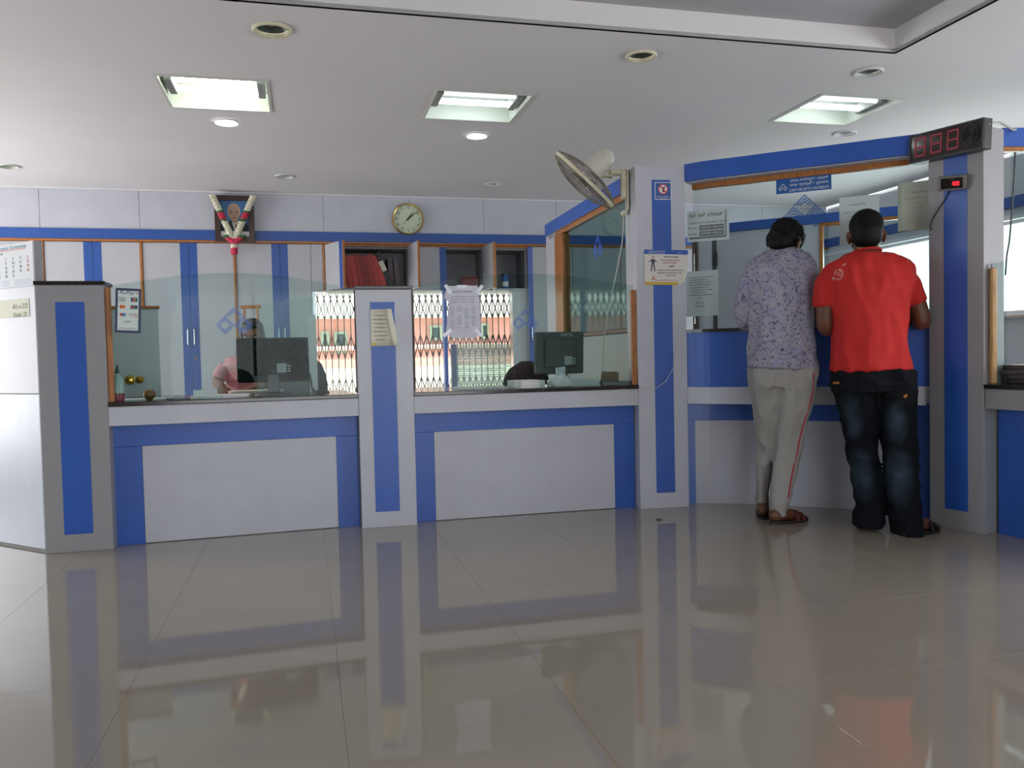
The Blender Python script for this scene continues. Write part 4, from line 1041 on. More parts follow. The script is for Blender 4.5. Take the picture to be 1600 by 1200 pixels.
for (s_, a_, z_, wv, mm, sz) in (('ಎಚ್ಚರ ಗ್ರಾಹಕ !', .62, .80, .34, NI, .014), ('ನಿಮ್ಮ ಖಾತೆ ಮಾಹಿತಿ ಯಾರಿಗೂ', .58, .705, .44, NR, .012), ('ನೀಡಬೇಡಿ ಗ್ರಾಹಕರೇ', .58, .63, .32, NR, .012), ('ಗಮನಿಸಿ', .62, .53, .12, NI, .016),
        ('ಬ್ಯಾಂಕ್ ಎಂದಿಗೂ ನಿಮ್ಮ ಪಾಸ್ವರ್ಡ್', .6, .42, .6, NI, .010), ('ಕೇಳುವುದಿಲ್ಲ ಎಂದು ತಿಳಿಯಿರಿ ಗ್ರಾಹಕ', .58, .34, .56, NI, .010), ('ಎಚ್ಚರ ವಹಿಸಿ', .6, .27, .24, NI, .010), ('ನಿಮ್ಮ ಸುರಕ್ಷತೆ ನಮ್ಮ ಆದ್ಯತೆ', .50, .13, .5, NR, .010)):
    txt(s_, NF, ww*a_, hh*z_, -.0006, sz, mm, cn, 'print_line', width=ww*wv)
fx = ww*.20
SU = mat('suit_print', '4c4852', .7); SKN = mat('skin_print', 'c79a84', .7)
flat(NF, oval(fx, hh*.79, .007, .009, 12), -.0008, SKN, 'figure_head', cn)
flat(NF, [(fx-.009, hh*.60), (fx+.009, hh*.60), (fx+.010, hh*.73), (fx-.010, hh*.73)], -.0008, SU, 'figure_coat', cn)
for sx in (-1, 1):
    flat(NF, [(fx+sx*.009, hh*.72), (fx+sx*.026, hh*.665), (fx+sx*.024, hh*.645), (fx+sx*.009, hh*.68)], -.0009, SU, 'figure_arm', cn)
    flat(NF, [(fx+sx*.001, hh*.60), (fx+sx*.009, hh*.60), (fx+sx*.015, hh*.38), (fx+sx*.009, hh*.38)], -.0009, SU, 'figure_leg', cn)
flat(NF, [(ww*.15, hh*.14), (ww*.26, hh*.14), (ww*.22, hh*.28)], -.0008, SKN, 'small_figure', cn)

# notices on the cash screen glass
def gnotice(q0, q1, r0, r1, name, label, m, lines, rot=0.0, y=-.0015, cut=None):
    F = cframe((q0 + q1)/2 if q0 > 1078 else max(q1 - 12, 1082)); x0, z0 = onp(q0, r1, F); x1, z1 = onp(q1, r0, F)
    t = thing(name, label, 'notice', F @ Vector(((x0+x1)/2, y, z0)))
    if x1 < x0: x0, x1 = x1, x0
    sheet(F, x0, x1, z0, z1, y, .0008, m, 'sheet', t)
    for (s_, a_, z_, sz, wv, mm) in lines:
        txt(s_, F, x0 + (x1-x0)*a_, z0 + (z1-z0)*z_, y - .0012, sz, mm, t, 'print_line', width=(x1-x0)*wv)
    return F, t, x0, x1, z0, z1
PGR = mat('backlit_paper', 'c4d2cf', .7, var=.04, vscale=10)
F, t, x0, x1, z0, z1 = gnotice(1074, 1139, 325, 379, 'bank_accounts_notice', 'large notice with two bold phone numbers, pasted at the left of the cash glass', PGR,
    [('ಸೇವೆ   ಖಾತೆ   ಬ್ಯಾಂಕ್', .45, .84, .03, .8, INK), ('KARNATAKA GRAMEENA BANK', .5, .60, .016, .9, INKG), ('Ph. No. :', .16, .44, .016, .24, INK), ('Manager :', .16, .25, .016, .26, INK)])
for zf, s_ in ((.44, '08258 48220'), (.25, '09008 48226')):
    MB(F).bbox(x0+(x1-x0)*.30, x0+(x1-x0)*.88, -.0032, -.0024, z0+(z1-z0)*(zf-.08), z0+(z1-z0)*(zf+.08), .0003).build('number_box', INKG, t)
    txt(s_, F, x0+(x1-x0)*.59, z0+(z1-z0)*zf, -.0038, .02, PGR, t, 'print_line', width=(x1-x0)*.52)
MB(F).box(x0+(x1-x0)*.05, x0+(x1-x0)*.92, -.003, -.0024, z0+(z1-z0)*.09, z0+(z1-z0)*.15).build('grey_band', INKG, t)
MB(F).box(x0+(x1-x0)*.91, x0+(x1-x0)*.935, -.003, -.0024, z0+(z1-z0)*.09, z0+(z1-z0)*.95).build('side_rule', INKG, t)
gnotice(1073, 1122, 421, 495, 'customer_notice', 'pale sheet headed NOTICE, typed in underlined capitals, on the cash glass', PGR,
    [(s_, .42 if wv < .7 else .46, z_, .009, wv, INK) for s_, z_, wv in (('NOTICE TO CUSTOMERS', .855, .8), ('NO TRANSACTIONS WITHOUT', .80, .6), ('CUSTOMERS ARE REQUESTED TO', .745, .8), ('PRODUCE THEIR PASSBOOK', .69, .7),
     ('WHILE MAKING THE', .63, .6), ('CASH DEPOSITS PAYMENTS', .575, .7), ('TO PROVE YOUR', .52, .42), ('IDENTIFICATION REQUIREMENTS', .465, .8), ('KYC', .40, .12), ('MANAGER', .29, .25), ('GRAMEENA BANK', .22, .3))])
gnotice(1312, 1374, 303, 384, 'typed_notice', 'large pale typed sheet on the cash glass behind the red-shirted man', PGR,
    [(s_, .45, z_, .012, wv, INKG) for s_, z_, wv in (('ಸೂಚನೆ', .83, .4), ('Customers are requested to', .68, .75), ('submit their', .60, .5), ('Pan card copy', .50, .55), ('and', .40, .2), ('ATM', .30, .2))])
gnotice(1403, 1466, 280, 362, 'faded_notice', 'faded greenish sheet on the cash glass next to the token display pillar', mat('greenish_paper', 'b9c0ae', .7, var=.06, vscale=10),
    [(s_, .5, z_, .012, wv, mat('faded_red_ink', 'a88f84', .7)) for s_, z_, wv in (('ಗ್ರಾಹಕರ ಗಮನಕ್ಕೆ', .78, .4), ('CUSTOMER INFORMATION', .66, .7), ('working hours 10.30', .56, .6), ('to 3.30', .48, .3))])
F, t, x0, x1, z0, z1 = gnotice(1213, 1299, 272, 304, 'cash_receipts_sign', 'blue trilingual CASH RECEIPTS sign hanging at the top of the cash glass', mat('sign_board_blue', '1f5ba0', .4), [], y=-.003)
t['category'] = 'sign'
w_, h_ = x1-x0, z1-z0
for s_, zf, wv, hv in (('ನಗದು ಸ್ವೀಕೃತಿ / ಪಾವತಿ', .82, .68, .28), ('नगद प्राप्ति / भुगतान', .51, .70, .27), ('CASH RECEIPTS | PAYMENTS', .17, .72, .25)):
    txt(s_, F, x0 + w_*.60, z0 + h_*zf, -.0045, .03, PAPER, t, width=w_*wv, height=h_*hv)
emblem(F, x0 + w_*.125, z0 + h_*.42, .055, -.0045, PAPER, t)
F = cframe(1258); ex, ez = onp(1257, 331, F)
eo = emblem(F, ex, ez, .25, -.002, mat('emblem_deep_blue', '1f5a9c', .5), cs)
# ================================================================ WALL FAN
FY = 5.20
fc = at(914, 281, FY)
fa = at(869, 238, FY); fb = at(957, 321, FY)
ax_long = (fb - fa).normalized(); ndir = Vector((-ax_long.z, 0, ax_long.x))      # perpendicular in the picture plane
if ndir.z > 0: ndir = -ndir
ndir = (ndir + Vector((0, .18, 0))).normalized()                               # the fan blows down and left
fr = (fb - fa).length / 2
Z = -ndir; X = Vector((0, 1, 0)).cross(Z).normalized(); Yv = Z.cross(X)
FM = Matrix(((X.x, Yv.x, Z.x, fc.x), (X.y, Yv.y, Z.y, fc.y), (X.z, Yv.z, Z.z, fc.z), (0, 0, 0, 1)))   # +Z = rear of the fan
fan = thing('wall_fan', 'dusty cream oscillating fan on the side of the tall pillar', 'fan', at(978, 325, FY + .05))
DUST = mat('dusty_wire', '8f8678', .6, var=.3, vscale=30, col2='6f665a')
def cage(sgn, dep, name):
    b = MB(FM)
    prof = [(fr*f, sgn*(.016 + dep*(1 - f**2.6))) for f in (.22, .4, .58, .76, .9, 1.0)]
    n = 66
    for k in range(n):
        a = 2*PI*k/n
        b.tube([(r*math.cos(a), r*math.sin(a), z) for r, z in prof], .0015, 4, cap=False)
    for r, z in prof[:5]:
        b.tube([(r*math.cos(2*PI*j/36), r*math.sin(2*PI*j/36), z) for j in range(37)], .0018, 4, cap=False)
    return b.build(name, DUST, fan)
cage(-1, .062, 'front_cage'); cage(1, .055, 'rear_cage')
MB(FM).lathe([(fr*1.0, -.010), (fr*1.012, -.010), (fr*1.012, .010), (fr*1.0, .010), (fr, -.010)], 48).build('cage_rim', CRPL, fan, smooth='auto')
MB(FM).lathe([(.001, -.082), (fr*.2, -.08), (fr*.23, -.074), (fr*.23, -.070), (.001, -.070)], 24).build('front_badge', mat('badge_brown', '7b6f63', .5), fan, smooth='auto')
for k in range(3):
    b = MB(FM @ Matrix.Rotation(k*2*PI/3 + .5, 4, 'Z')); rows = []
    for i in range(7):
        f = i/6; r = .035 + (fr*.86 - .035)*f; wd = .03 + .055*math.sin(PI*min(1, f*.8 + .12)); tw = .5 - .3*f
        rows.append([(r, wd*math.cos(tw)*s, wd*math.sin(tw)*s - .003*q) for s, q in ((-1, 0), (0, 0), (1, 0), (1, 1), (0, 1), (-1, 1))])
    b.rings(rows).build('blade', mat('blade_taupe', '83776c', .4), fan, smooth='auto')
MB(FM).cyl((0, 0, -.03), .038, .05, 20).build('hub', mat('blade_taupe', '83776c', .4), fan, smooth='auto')
MB(FM).lathe([(.001, .235), (.025, .232), (.05, .215), (.066, .18), (.072, .12), (.07, .06), (.055, .05), (.001, .05)], 28).build('motor_housing', mat('motor_cream', 'd3cfc3', .45, var=.15, vscale=12), fan, smooth='auto')
mc = FM @ Vector((0, 0, .12)); hinge = at(954, 272, FY + .02); 
b = MB(); b.tube([mc, (mc + hinge)/2 + Vector((0, 0, -.03)), hinge], [.028, .024, .022], 10); b.build('swivel_neck', CRPL, fan, smooth='auto')
HB_ = frame((hinge.x, hinge.y), (hinge.x + 1, hinge.y))
MB(HB_ @ T(0, -.03, hinge.z)).cyl((0, 0, 0), .022, .06, 16, axis='Y').build('tilt_knob', CRPL, fan, smooth='auto')
wx = P3A.x + .01
b = MB()
w0, w1 = at(988, 267, FY).z, at(988, 336, FY).z
xs0 = at(970, 300, FY).x; xs1 = P3A.x - .002 + (.24 if False else 0)
xw = (P3F @ Vector((0, FY - P3A.y, 0))).x - .004
b = MB()
b.bbox(xs0 + .035, xw, FY - .035, FY + .035, w1 + .03, w0 + .005, .01)
b.build('wall_bracket', CRPL, fan)
MB().bbox(hinge.x - .01, xs0 + .04, FY - .022, FY + .022, hinge.z - .012, hinge.z + .022, .006).build('arm', CRPL, fan)
MB().bbox(xs0, xs0 + .034, FY - .028, FY + .028, w1 + .10, hinge.z + .02, .006).build('arm_upright', CRPL, fan)
MB().bbox(xs0, xw - .01, FY - .03, FY + .03, w1, w1 + .029, .008).build('switch_foot', CRPL, fan)
pts = [at(px, py, FY) for px, py in ((974, 336), (974, 352), (972, 380), (966, 412), (958, 450), (950, 490), (944, 530), (941, 575), (938, 590))]
pts[-1].z = SLAB + .004; pts[-2].z = max(pts[-2].z, SLAB + .05)
tag(MB().tube(pts, .0035, 6).build('fan_cable', mat('cable_white', 'c9c8bc', .5), smooth=True), 'thin white cable hanging from the wall fan to the desk', 'cable')
pts = [at(px, py, P3A.y - .02) for px, py in ((998, 604), (1008, 608), (1025, 606), (1040, 596), (1055, 570), (1060, 540), (1066, 500))]
tag(MB().tube(pts, .0018, 5).build('loose_wire', MATS['cable_white'], smooth=True), 'thin wire looping across the front of the tall pillar', 'wire')

# ================================================================ DIGIT DISPLAYS
DA, DB = at(1421, 240, 4.50), at(1537, 220, 4.08)
DF = frame(DA, DB); DL = dist(DA, DB)
dz1 = onp(1421, 214, DF)[1]; dz1b = onp(1536, 184, DF)[1]; dz0 = onp(1422, 257, DF)[1]; dz0b = onp(1537, 233, DF)[1]
shear_ = ((dz1b - dz1) + (dz0b - dz0)) / 2 / DL
DH = ((dz1 - dz0) + (dz1b - dz0b)) / 2
SM = Matrix.Rotation(-math.atan(shear_), 4, 'Y')
DF = DF @ T(0, 0, dz0) @ SM
td = thing('token_display', 'long black token display board with three dull red digits and a round speaker', 'display', DF @ Vector((DL/2, .03, 0)))
MB(DF).bbox(0, DL, 0, .055, 0, DH, .003).build('housing', mat('display_housing', '23201f', .4, var=.2, vscale=20), td)
MB(DF).plate([(0, 0), (DL, 0), (DL, DH), (0, DH)], [[(.01, .01), (DL-.01, .01), (DL-.01, DH-.01), (.01, DH-.01)]], .006, -.0065).build('bezel', DKPL, td)
MB(DF).box(.0105, DL-.0105, -.003, -.001, .0105, DH-.0105).build('screen_window', mat('display_glass', '2b1f1f', .08), td)
SEG = emis('digit_red', '8e1d2a', .32, '7a1a24')
def digit(F, x, z, w, h, m, parent, segs='abcdefg', th=None, y=-.0045):
    th = th or w*.16; b = MB(F)
    R = {'a': (x+th*.3, x+w-th*.3, z+h-th, z+h), 'g': (x+th*.3, x+w-th*.3, z+h/2-th/2, z+h/2+th/2), 'd': (x+th*.3, x+w-th*.3, z, z+th),
         'f': (x, x+th, z+h/2+th*.3, z+h-th*.3), 'b': (x+w-th, x+w, z+h/2+th*.3, z+h-th*.3), 'e': (x, x+th, z+th*.3, z+h/2-th*.3), 'c': (x+w-th, x+w, z+th*.3, z+h/2-th*.3)}
    for s_ in segs:
        x0, x1, z0, z1 = R[s_]; b.box(x0, x1, y, y+.001, z0, z1)
    return b.build('digit', m, parent)
for i in range(3):
    digit(DF, .035 + i*DL*.225, .03, DL*.155, DH*.66, SEG, td, th=.009)
SPK = DF @ T(DL*.84, -.004, DH*.55)
b = MB(SPK @ Matrix.Rotation(PI/2, 4, 'X'))
for r in (.012, .024, .036, .046): b.lathe([(r, 0), (r+.0045, 0), (r+.0045, .004), (r, .004), (r, 0)], 28)
b.build('speaker_grille', mat('speaker_black', '0f0f10', .35), td)
pts = [DF @ Vector((DL, .03, DH*.8)), at(1550, 192, 4.16), at(1563, 191, 4.25), at(1573, 197, 4.32), at(1583, 203, 4.40), at(1590, 202, 4.46)]
tag(MB().tube(pts, .006, 6).build('display_cable', mat('cable_grey', 'a9a6a2', .6), smooth=True), 'grey cable running from the token display over the pillar top', 'cable')

ty = -.05
TFc = onp(1487.5, 286, P4F, ty)
TF = P4F @ T(TFc[0], ty, TFc[1]) @ Matrix.Rotation(math.radians(9), 4, 'Y') @ Matrix.Rotation(math.radians(12), 4, 'X') @ Matrix.Rotation(math.radians(28), 4, 'Z')
ta = thing('small_counter_display', 'small grey box display with glowing red 100, on the blue strip of the last pillar', 'display', TF @ Vector((0, 0, -.04)))
MB(TF).bbox(-.068, .068, -.01, .03, -.037, .037, .005).build('housing', mat('small_display_grey', '77746f', .4), ta)
MB(TF).box(-.05, .05, -.0118, -.0102, -.027, .027).build('screen_window', mat('small_display_glass', '15110f', .1), ta)
for i, sg in enumerate(('bc', 'abcdef', 'abcdef')):
    digit(TF, -.004 + i*.014, -.012, .010, .020, emis('digit_red_lit', 'ff2430', 4.0, 'ff3040'), ta, sg, .0025, -.0135)
txt('COUNT', TF, 0, .02, -.0125, .006, mat('label_grey', '8f8f8f', .6), ta)
br = MB(); br.tube([TF @ Vector((0, .029, -.01)), P4F @ Vector((TFc[0] + .01, -.002, TFc[1] - .01))], .012, 8); br.build('bracket', DKPL, ta)
pts = [P4F @ Vector(((lambda q: (q[0], -.008, q[1]))(onp(px, py, P4F, -.008)))) for px, py in ((1484, 297), (1476, 312), (1466, 327), (1457, 342), (1453.5, 352), (1455, 360))]
tag(MB().tube(pts, .003, 6).build('display_lead', DKPL, smooth=True), 'dark thin lead drooping from the small red display', 'cable')
# beaded curtain cord near the right edge
cp_ = [at(px, py, 4.44) for px, py in ((1586, 238), (1585, 270), (1583, 305), (1579.5, 350), (1577, 378), (1573, 400), (1571, 430))]
tag(MB().tube(cp_, .0045, 6).build('hanging_wire', mat('wire_dark', '4f5656', .6), smooth=True), 'dark wire hanging at the right edge before the bright window', 'wire')
# pile of files on the last counter
fl0 = onp(1577, 600, K4F, .16)[0]
for i in range(4):
    F = K4F @ T(fl0 + .12 + .01*(i % 2), .22, SLAB + .0005 + i*.024) @ Matrix.Rotation(.06*((i*7) % 5 - 2), 4, 'Z')
    tag(MB(F).bbox(-.14, .16, -.1, .12, 0, .023, .003).build('flat_file', mat('dark_file_%d' % (i % 2), ('4c4b4e', '5a4f4b')[i % 2], .5, var=.3, vscale=30)), ['lowest', 'second lowest', 'second from top', 'topmost'][i] + ' dark flat file stacked on the counter at the right edge', 'file', 'dark files stacked at the right edge')

# ================================================================ DESK THINGS
def k1(px, py, y): q = onp(px, py, K1F, y); return q
def on1(px, y):      # point on desk 1 top at pixel column px, local depth y
    return K1F @ Vector((onp(px, 600, K1F, y)[0], y, SLAB))
def on2(px, y): return K2F @ Vector((onp(px, 600, K2F, y)[0], y, SLAB))
def monitor(name, label, base, x0, x1, z0, z1, F, y, body, logo=None, yaw=0.0, stand=DKPL):
    """seen from behind; F local frame"""
    t = thing(name, label, 'monitor', F @ Vector(((x0+x1)/2, y + .06, SLAB)), 'monitors on the desks')
    cx = (x0+x1)/2; w = x1-x0; M = F @ T(cx, y, (z0+z1)/2) @ Matrix.Rotation(yaw, 4, 'Z') @ Matrix.Rotation(math.radians(3), 4, 'X'); h = z1-z0
    MB(M).bbox(-w/2, w/2, 0, .035, -h/2, h/2, .008).build('casing', body, t)
    MB(M).bbox(-w*.33, w*.33, -.022, 0, -h*.34, h*.34, .008).build('rear_bulge', body, t)
    MB(M).box(-w/2+.015, w/2-.015, .0352, .037, -h/2+.015, h/2-.015).build('screen', mat('screen_dark', '0e1316', .15), t)
    MB(M).box(.02, .075, -.0232, -.0222, -.075, -.02).build('rating_label', mat('label_white', 'aab4b0', .6), t)
    for q in range(3): MB(M).box(.08, .098, -.0232, -.0222, -.04 - .015*q, -.032 - .015*q).build('small_label', MATS['label_white'], t)
    zb = (z0 - SLAB)
    MB(F @ T(cx, y, 0)).bbox(-.035, .035, -.012, .022, SLAB + .012, (z0+z1)/2 - .02, .006).build('stand_neck', stand, t)
    MB(F @ T(cx, y + .02, SLAB + .0005)).lathe([(.001, 0), (.115, 0), (.115, .006), (.09, .012), (.001, .014)], 28, M=Matrix.Diagonal((1, .75, 1, 1))).build('stand_foot', stand, t, smooth='auto')
    if logo: txt(logo, M, w*.14, h*.43, -.0012, .028, mat('logo_silver', 'c6cac9', .3), t, width=.085, label='maker lettering')
    return t
ym = .36
a_, za = onp(371, 602, K1F, ym); c_, zb = onp(481, 527, K1F, ym)
monitor('computer_monitor', 'wide black monitor seen from behind, hiding the seated woman', None, a_, c_, za + .012, zb, K1F, ym, mat('monitor_black', '0e1618', .7, spec=.08))
ym2 = .34
a_, za = onp(836, 588, K2F, ym2); c_, zb = onp(914, 518, K2F, ym2)
monitor('computer_monitor', 'squarish dark grey monitor seen from behind, on the right desk', None, a_, c_, za + .01, zb, K2F, ym2, mat('monitor_grey', '565b5a', .5, spec=.4), logo='HCL', yaw=math.radians(8), stand=STEEL)

def papers(F, px, y, n, w, d, label, m=PAPER, rot=0.0, th=.0015, grp=None, name='paper_sheet'):
    x = onp(px, 600, F, y)[0]; t = thing(name, label, 'papers', F @ Vector((x, y, SLAB)), grp)
    for i in range(n):
        M = F @ T(x, y, SLAB + .0006 + i*(th+.0003)) @ Matrix.Rotation(rot + .05*math.sin(i*2.7), 4, 'Z')
        MB(M).box(-w/2, w/2, -d/2, d/2, 0, th).build('sheet', m, t)
    return t
papers(K1F, 218, .20, 4, .26, .2, 'loose white papers by the amber paperweight', rot=.1)
papers(K1F, 345, .16, 9, .30, .2, 'white papers spread before the woman on the left desk', rot=-.06)
papers(K1F, 400, .62, 6, .30, .2, 'open ledger pages in front of the woman in pink', PAPERC, rot=.05, th=.003, name='open_ledger')
papers(K1F, 285, .13, 3, .16, .12, 'dark folder and slips between paperweight and monitor', mat('folder_dark', '3b4248', .5), rot=.3, name='slip_bundle')
papers(K2F, 822, .16, 14, .16, .2, 'bundle of passbooks and slips inside the right cash arch', rot=.2, th=.003, name='slip_bundle')
papers(K2F, 902, .22, 12, .26, .16, 'untidy white papers under the right monitor', rot=-.2, th=.003, name='paper_pile')
papers(K2F, 750, .20, 4, .32, .2, 'flat papers at the left of the right desk', rot=.0)
# crumpled paper
random.seed(8)
q = on2(875, .14); b = MB(T(q.x, q.y, SLAB + .001)); bb = bmesh.new(); bmesh.ops.create_icosphere(bb, subdivisions=3, radius=1)
for v in bb.verts: v.co = Vector((v.co.x*.075, v.co.y*.05, max(0, (v.co.z + .3))*.055)) * (1 + .22*noise.noise(v.co*3))
for v in bb.verts: v.co.z = max(0, v.co.z)
b.merge(bb); tag(b.build('crumpled_paper', PAPER), 'crumpled white paper lump beside the right monitor foot', 'paper')
# amber paperweight
q = on1(233, .10)
pwt = thing('paperweight', 'amber glass ball paperweight on the left desk', 'paperweight', q)
MB(T(*q)).ell((0, 0, .0325), .031, n=24).build('ball', mat('amber_glass', '9a6a34', .08, var=.6, vscale=25, col2='5c3a18'), pwt, smooth=True)
MB(T(*q)).cyl((0, 0, .0005), .014, .004, 16).build('base', DKPL, pwt)
# bottle of pink liquid
q = on1(184, .09); bt = thing('gum_bottle', 'clear squeeze bottle with pink bottom beside the first teak post', 'bottle', q)
M = T(*q)
MB(M).lathe([(.001, 0), (.030, .001), (.032, .01), (.032, .045), (.001, .045)], 20).build('pink_filling', mat('pink_gum', 'a8485a', .3), bt, smooth='auto')
MB(M).lathe([(.032, .0455), (.032, .10), (.026, .125), (.012, .14), (.010, .15), (.001, .15)], 20).build('bottle_wall', mat('bottle_clear', 'b9cbc8', .2), bt, smooth='auto')
MB(M).lathe([(.012, .1505), (.010, .165), (.004, .19), (.001, .2)], 12).build('nozzle', mat('nozzle_dark', '4d5556', .4), bt, smooth='auto')
# pin cups
for i, (px, y, l) in enumerate(((307, .17, 'left'), (313, .17, 'right'))):
    q = on1(px, y); M = T(*q)
    t = thing('pin_cup', '%s of two small clear-white pin cups before the blue cupboard strip' % l, 'cup', q, 'small pin cups on the left desk')
    MB(M).lathe([(.001, .0005), (.017, .0005), (.019, .045), (.0165, .045), (.015, .004), (.001, .004)], 16).build('cup', mat('cup_white', 'c9cfcc', .3), t, smooth='auto')
    MB(M).cyl((0, 0, .0042), .013, .028, 12).build('pins', STEEL, t)
tag(MB(T(*on1(276, .12))).bbox(-.02, .02, -.014, .014, .008, .024, .004).build('eraser', mat('eraser', 'b9c4b4', .6)), 'small pale eraser on the papers of the left desk', 'eraser')
# pink pad
tag(MB(T(*on1(300, .24))).bbox(-.03, .03, -.03, .03, .0005, .012, .002).build('ink_pad', mat('pad_magenta', 'b04a86', .5)), 'small magenta ink pad behind the pin cups', 'ink pad')
# card box, stapler and dark tray on desk 2
q = on2(953, .30); cbx = thing('card_box', 'small tan open card box at the right end of the right desk', 'box', q); M = T(*q)
MB(M).plate([(-.05, .0005), (.05, .0005), (.05, .075), (-.05, .085)], (), .003, -.04).build('front_side', mat('kraft', '8e7a63', .8), cbx)
MB(M).box(-.05, .05, .04, .043, .0005, .08).box(-.053, -.05, -.04, .04, .0005, .08).box(.05, .053, -.04, .04, .0005, .075).box(-.05, .05, -.037, .04, .0005, .003).build('tray', MATS['kraft'], cbx)
MB(M).box(-.045, .045, -.03, .035, .0035, .07).build('cards', PAPERC, cbx)
q = on2(965, .12); st = thing('document_tray', 'low black tray with red trinkets by the right teak post', 'tray', q); M = T(*q)
MB(M).box(-.1, .1, -.05, .05, .0005, .004).box(-.1, .1, -.05, -.046, .004, .022).box(-.1, .1, .046, .05, .004, .022).box(-.1, -.096, -.046, .046, .004, .022).box(.096, .1, -.046, .046, .004, .022).build('tray', DKPL, st)
MB(M).bbox(-.09, .09, -.04, .04, .0045, .018, .003).build('contents', mat('trinket_red', '6e4438', .5, var=.7, vscale=60, col2='2a2220'), st)
q = on2(905, .42); tg = [q, q + Vector((.06, -.06, .03)), q + Vector((.12, -.12, .02)), q + Vector((.2, -.12, .005)), q + Vector((.28, -.06, .006))]
for p in tg: p.z = max(p.z, SLAB + .006)
tag(MB().tube(tg, .005, 6).build('monitor_cable', DKPL, smooth=True), 'black cable curling from the right monitor over the papers', 'cable')
q = on1(478, .30); tg = [q + Vector((.0, .1, .12)), q + Vector((.03, .02, .03)), q + Vector((.07, -.04, .006)), q + Vector((.14, -.02, .006)), q + Vector((.1, .06, .02)), q + Vector((.02, .06, .006))]
tag(MB().tube(tg, .006, 6).build('monitor_cable', DKPL, smooth=True), 'tangle of dark cable right of the wide black monitor', 'cable')
# round-topped white upright divider at the end of desk 1, with tinted glass
dv_y = .50
x0, z1 = onp(481, 491, K1F, dv_y); x1 = onp(493, 491, K1F, dv_y)[0]
dv = thing('desk_divider', 'white round-topped upright with curved tinted glass between the two desks', 'divider', K1F @ Vector((x0, dv_y, SLAB)))
r = (x1-x0)/2
MB(K1F).plate([(x0, SLAB+.0005), (x1, SLAB+.0005), (x1, z1-r)] + [(x0+r+r*math.cos(PI*k/10), z1-r+r*math.sin(PI*k/10)) for k in range(1, 10)] + [(x0, z1-r)], (), .035, dv_y - .02).build('white_upright', mat('upright_white', 'e6eeec', .35), dv)
xl = onp(400, 480, K1F, dv_y)[0]
gp = [(xl, SLAB + .0005)] + [(x1 - .001, SLAB + .0005)] + [onp(490, 464, K1F, dv_y)] + [onp(q_, r_, K1F, dv_y) for q_, r_ in ((470, 465), (450, 467), (430, 471), (412, 476), (402, 481))]
MB(K1F).plate(gp, (), .006, dv_y + .022).build('glass_pane', GLASS, dv)
# dark office chair back right of the divider
def office_chair(name, label, c, yaw, m, sh=.47, bh=1.0, w=.46, frame_m=DKPL):
    F = T(c[0], c[1], 0) @ Matrix.Rotation(yaw, 4, 'Z')
    t = thing(name, label, 'chair', F @ Vector((0, 0, 0)))
    MB(F).bbox(-w/2, w/2, -.23, .23, sh - .07, sh, .03).build('seat', m, t, smooth='auto')
    b = MB(F); rows = []
    for i in range(9):
        f = i/8; z = sh + .06 + (bh - sh - .06)*f; ww = w/2*(1 - .0*f)*(math.sqrt(max(.05, 1 - max(0, f-.55)**2/.21))); bow = .05*math.sin(PI*f)
        rows.append([(ww*math.cos(a), .22 + bow + .03*math.sin(a) + .05*f, z) for a in [2*PI*k/16 for k in range(16)]])
    b.rings(rows).build('backrest', m, t, smooth=True)
    MB(F).bbox(-.03, .03, .2, .3, sh - .06, sh + .15, .008).build('back_bracket', frame_m, t)
    MB(F).cyl((0, 0, .10), .025, sh - .17, 12).build('gas_lift', frame_m, t)
    for k in range(5):
        R_ = Matrix.Rotation(2*PI*k/5, 4, 'Z')
        leg = MB(F @ R_).tube([(0, 0, .12), (.15, 0, .10), (.28, 0, .07)], [.025, .02, .014], 8).build('leg', frame_m, t)
        MB(F @ R_).cyl((.28, -.015, .026), .026, .03, 12, axis='Y').build('castor', DKPL, leg)
    return t
wc = at(388, 600, 5.72)
office_chair('office_chair', 'blue office chair behind the woman in pink', (wc.x, wc.y + .12), math.radians(-6), mat('chair_blue', '3a5d86', .7, bump=.3, bscale=200), sh=.47, bh=1.12, w=.54)
cc = at(520, 600, 5.75)
office_chair('office_chair', 'dark grey office chair right of the white divider', (cc.x + .02, cc.y), math.radians(150), mat('chair_dark', '353c3f', .7, bump=.3, bscale=200), sh=.47, bh=1.0, w=.40)
cb_ = at(832, 600, 6.1)
office_chair('office_chair', 'dark brown office chair seen through the right cash arch', (cb_.x, cb_.y), math.radians(170), mat('chair_brown', '2a1b18', .6, bump=.3, bscale=200), sh=.47, bh=.93, w=.34)
# low swing partition with brass knobs
LY = 1.05
x0, zt = onp(183, 478, K1F, LY); x1 = onp(246, 478, K1F, LY)[0]
lpt = thing('low_swing_door', 'low grey-green half door with brass knobs behind the left desk', 'door', K1F @ Vector(((x0+x1)/2, LY, 0)))
MB(K1F).bbox(x0 - .3, x1, LY, LY + .035, .02, zt - .02, .003).build('door_leaf', mat('sea_grey_laminate', 'cdd6d8', .4), lpt)
MB(K1F).bbox(x0 - .3, x1 + .01, LY - .008, LY + .043, zt - .0195, zt, .003).build('top_lipping', WOOD, lpt)
kx, kz = onp(204, 598, K1F, LY)
KZ = max(kz, .87)
M = K1F @ T(kx, LY, KZ)
MB(M @ Matrix.Rotation(PI/2, 4, 'X')).lathe([(.03, .0), (.03, .004), (.012, .008), (.010, .03), (.024, .04), (.03, .055), (.022, .068), (.001, .072)], 20).build('door_knob', BRASS, lpt, smooth='auto')
kx2 = onp(212, 598, K1F, LY)[0] - kx
MB(M @ T(kx2 + .03, 0, 0) @ Matrix.Rotation(PI/2, 4, 'X')).lathe([(.022, .0), (.022, .004), (.010, .008), (.010, .03), (.020, .04), (.024, .05), (.001, .06)], 20).build('door_knob', BRASS, lpt, smooth='auto')
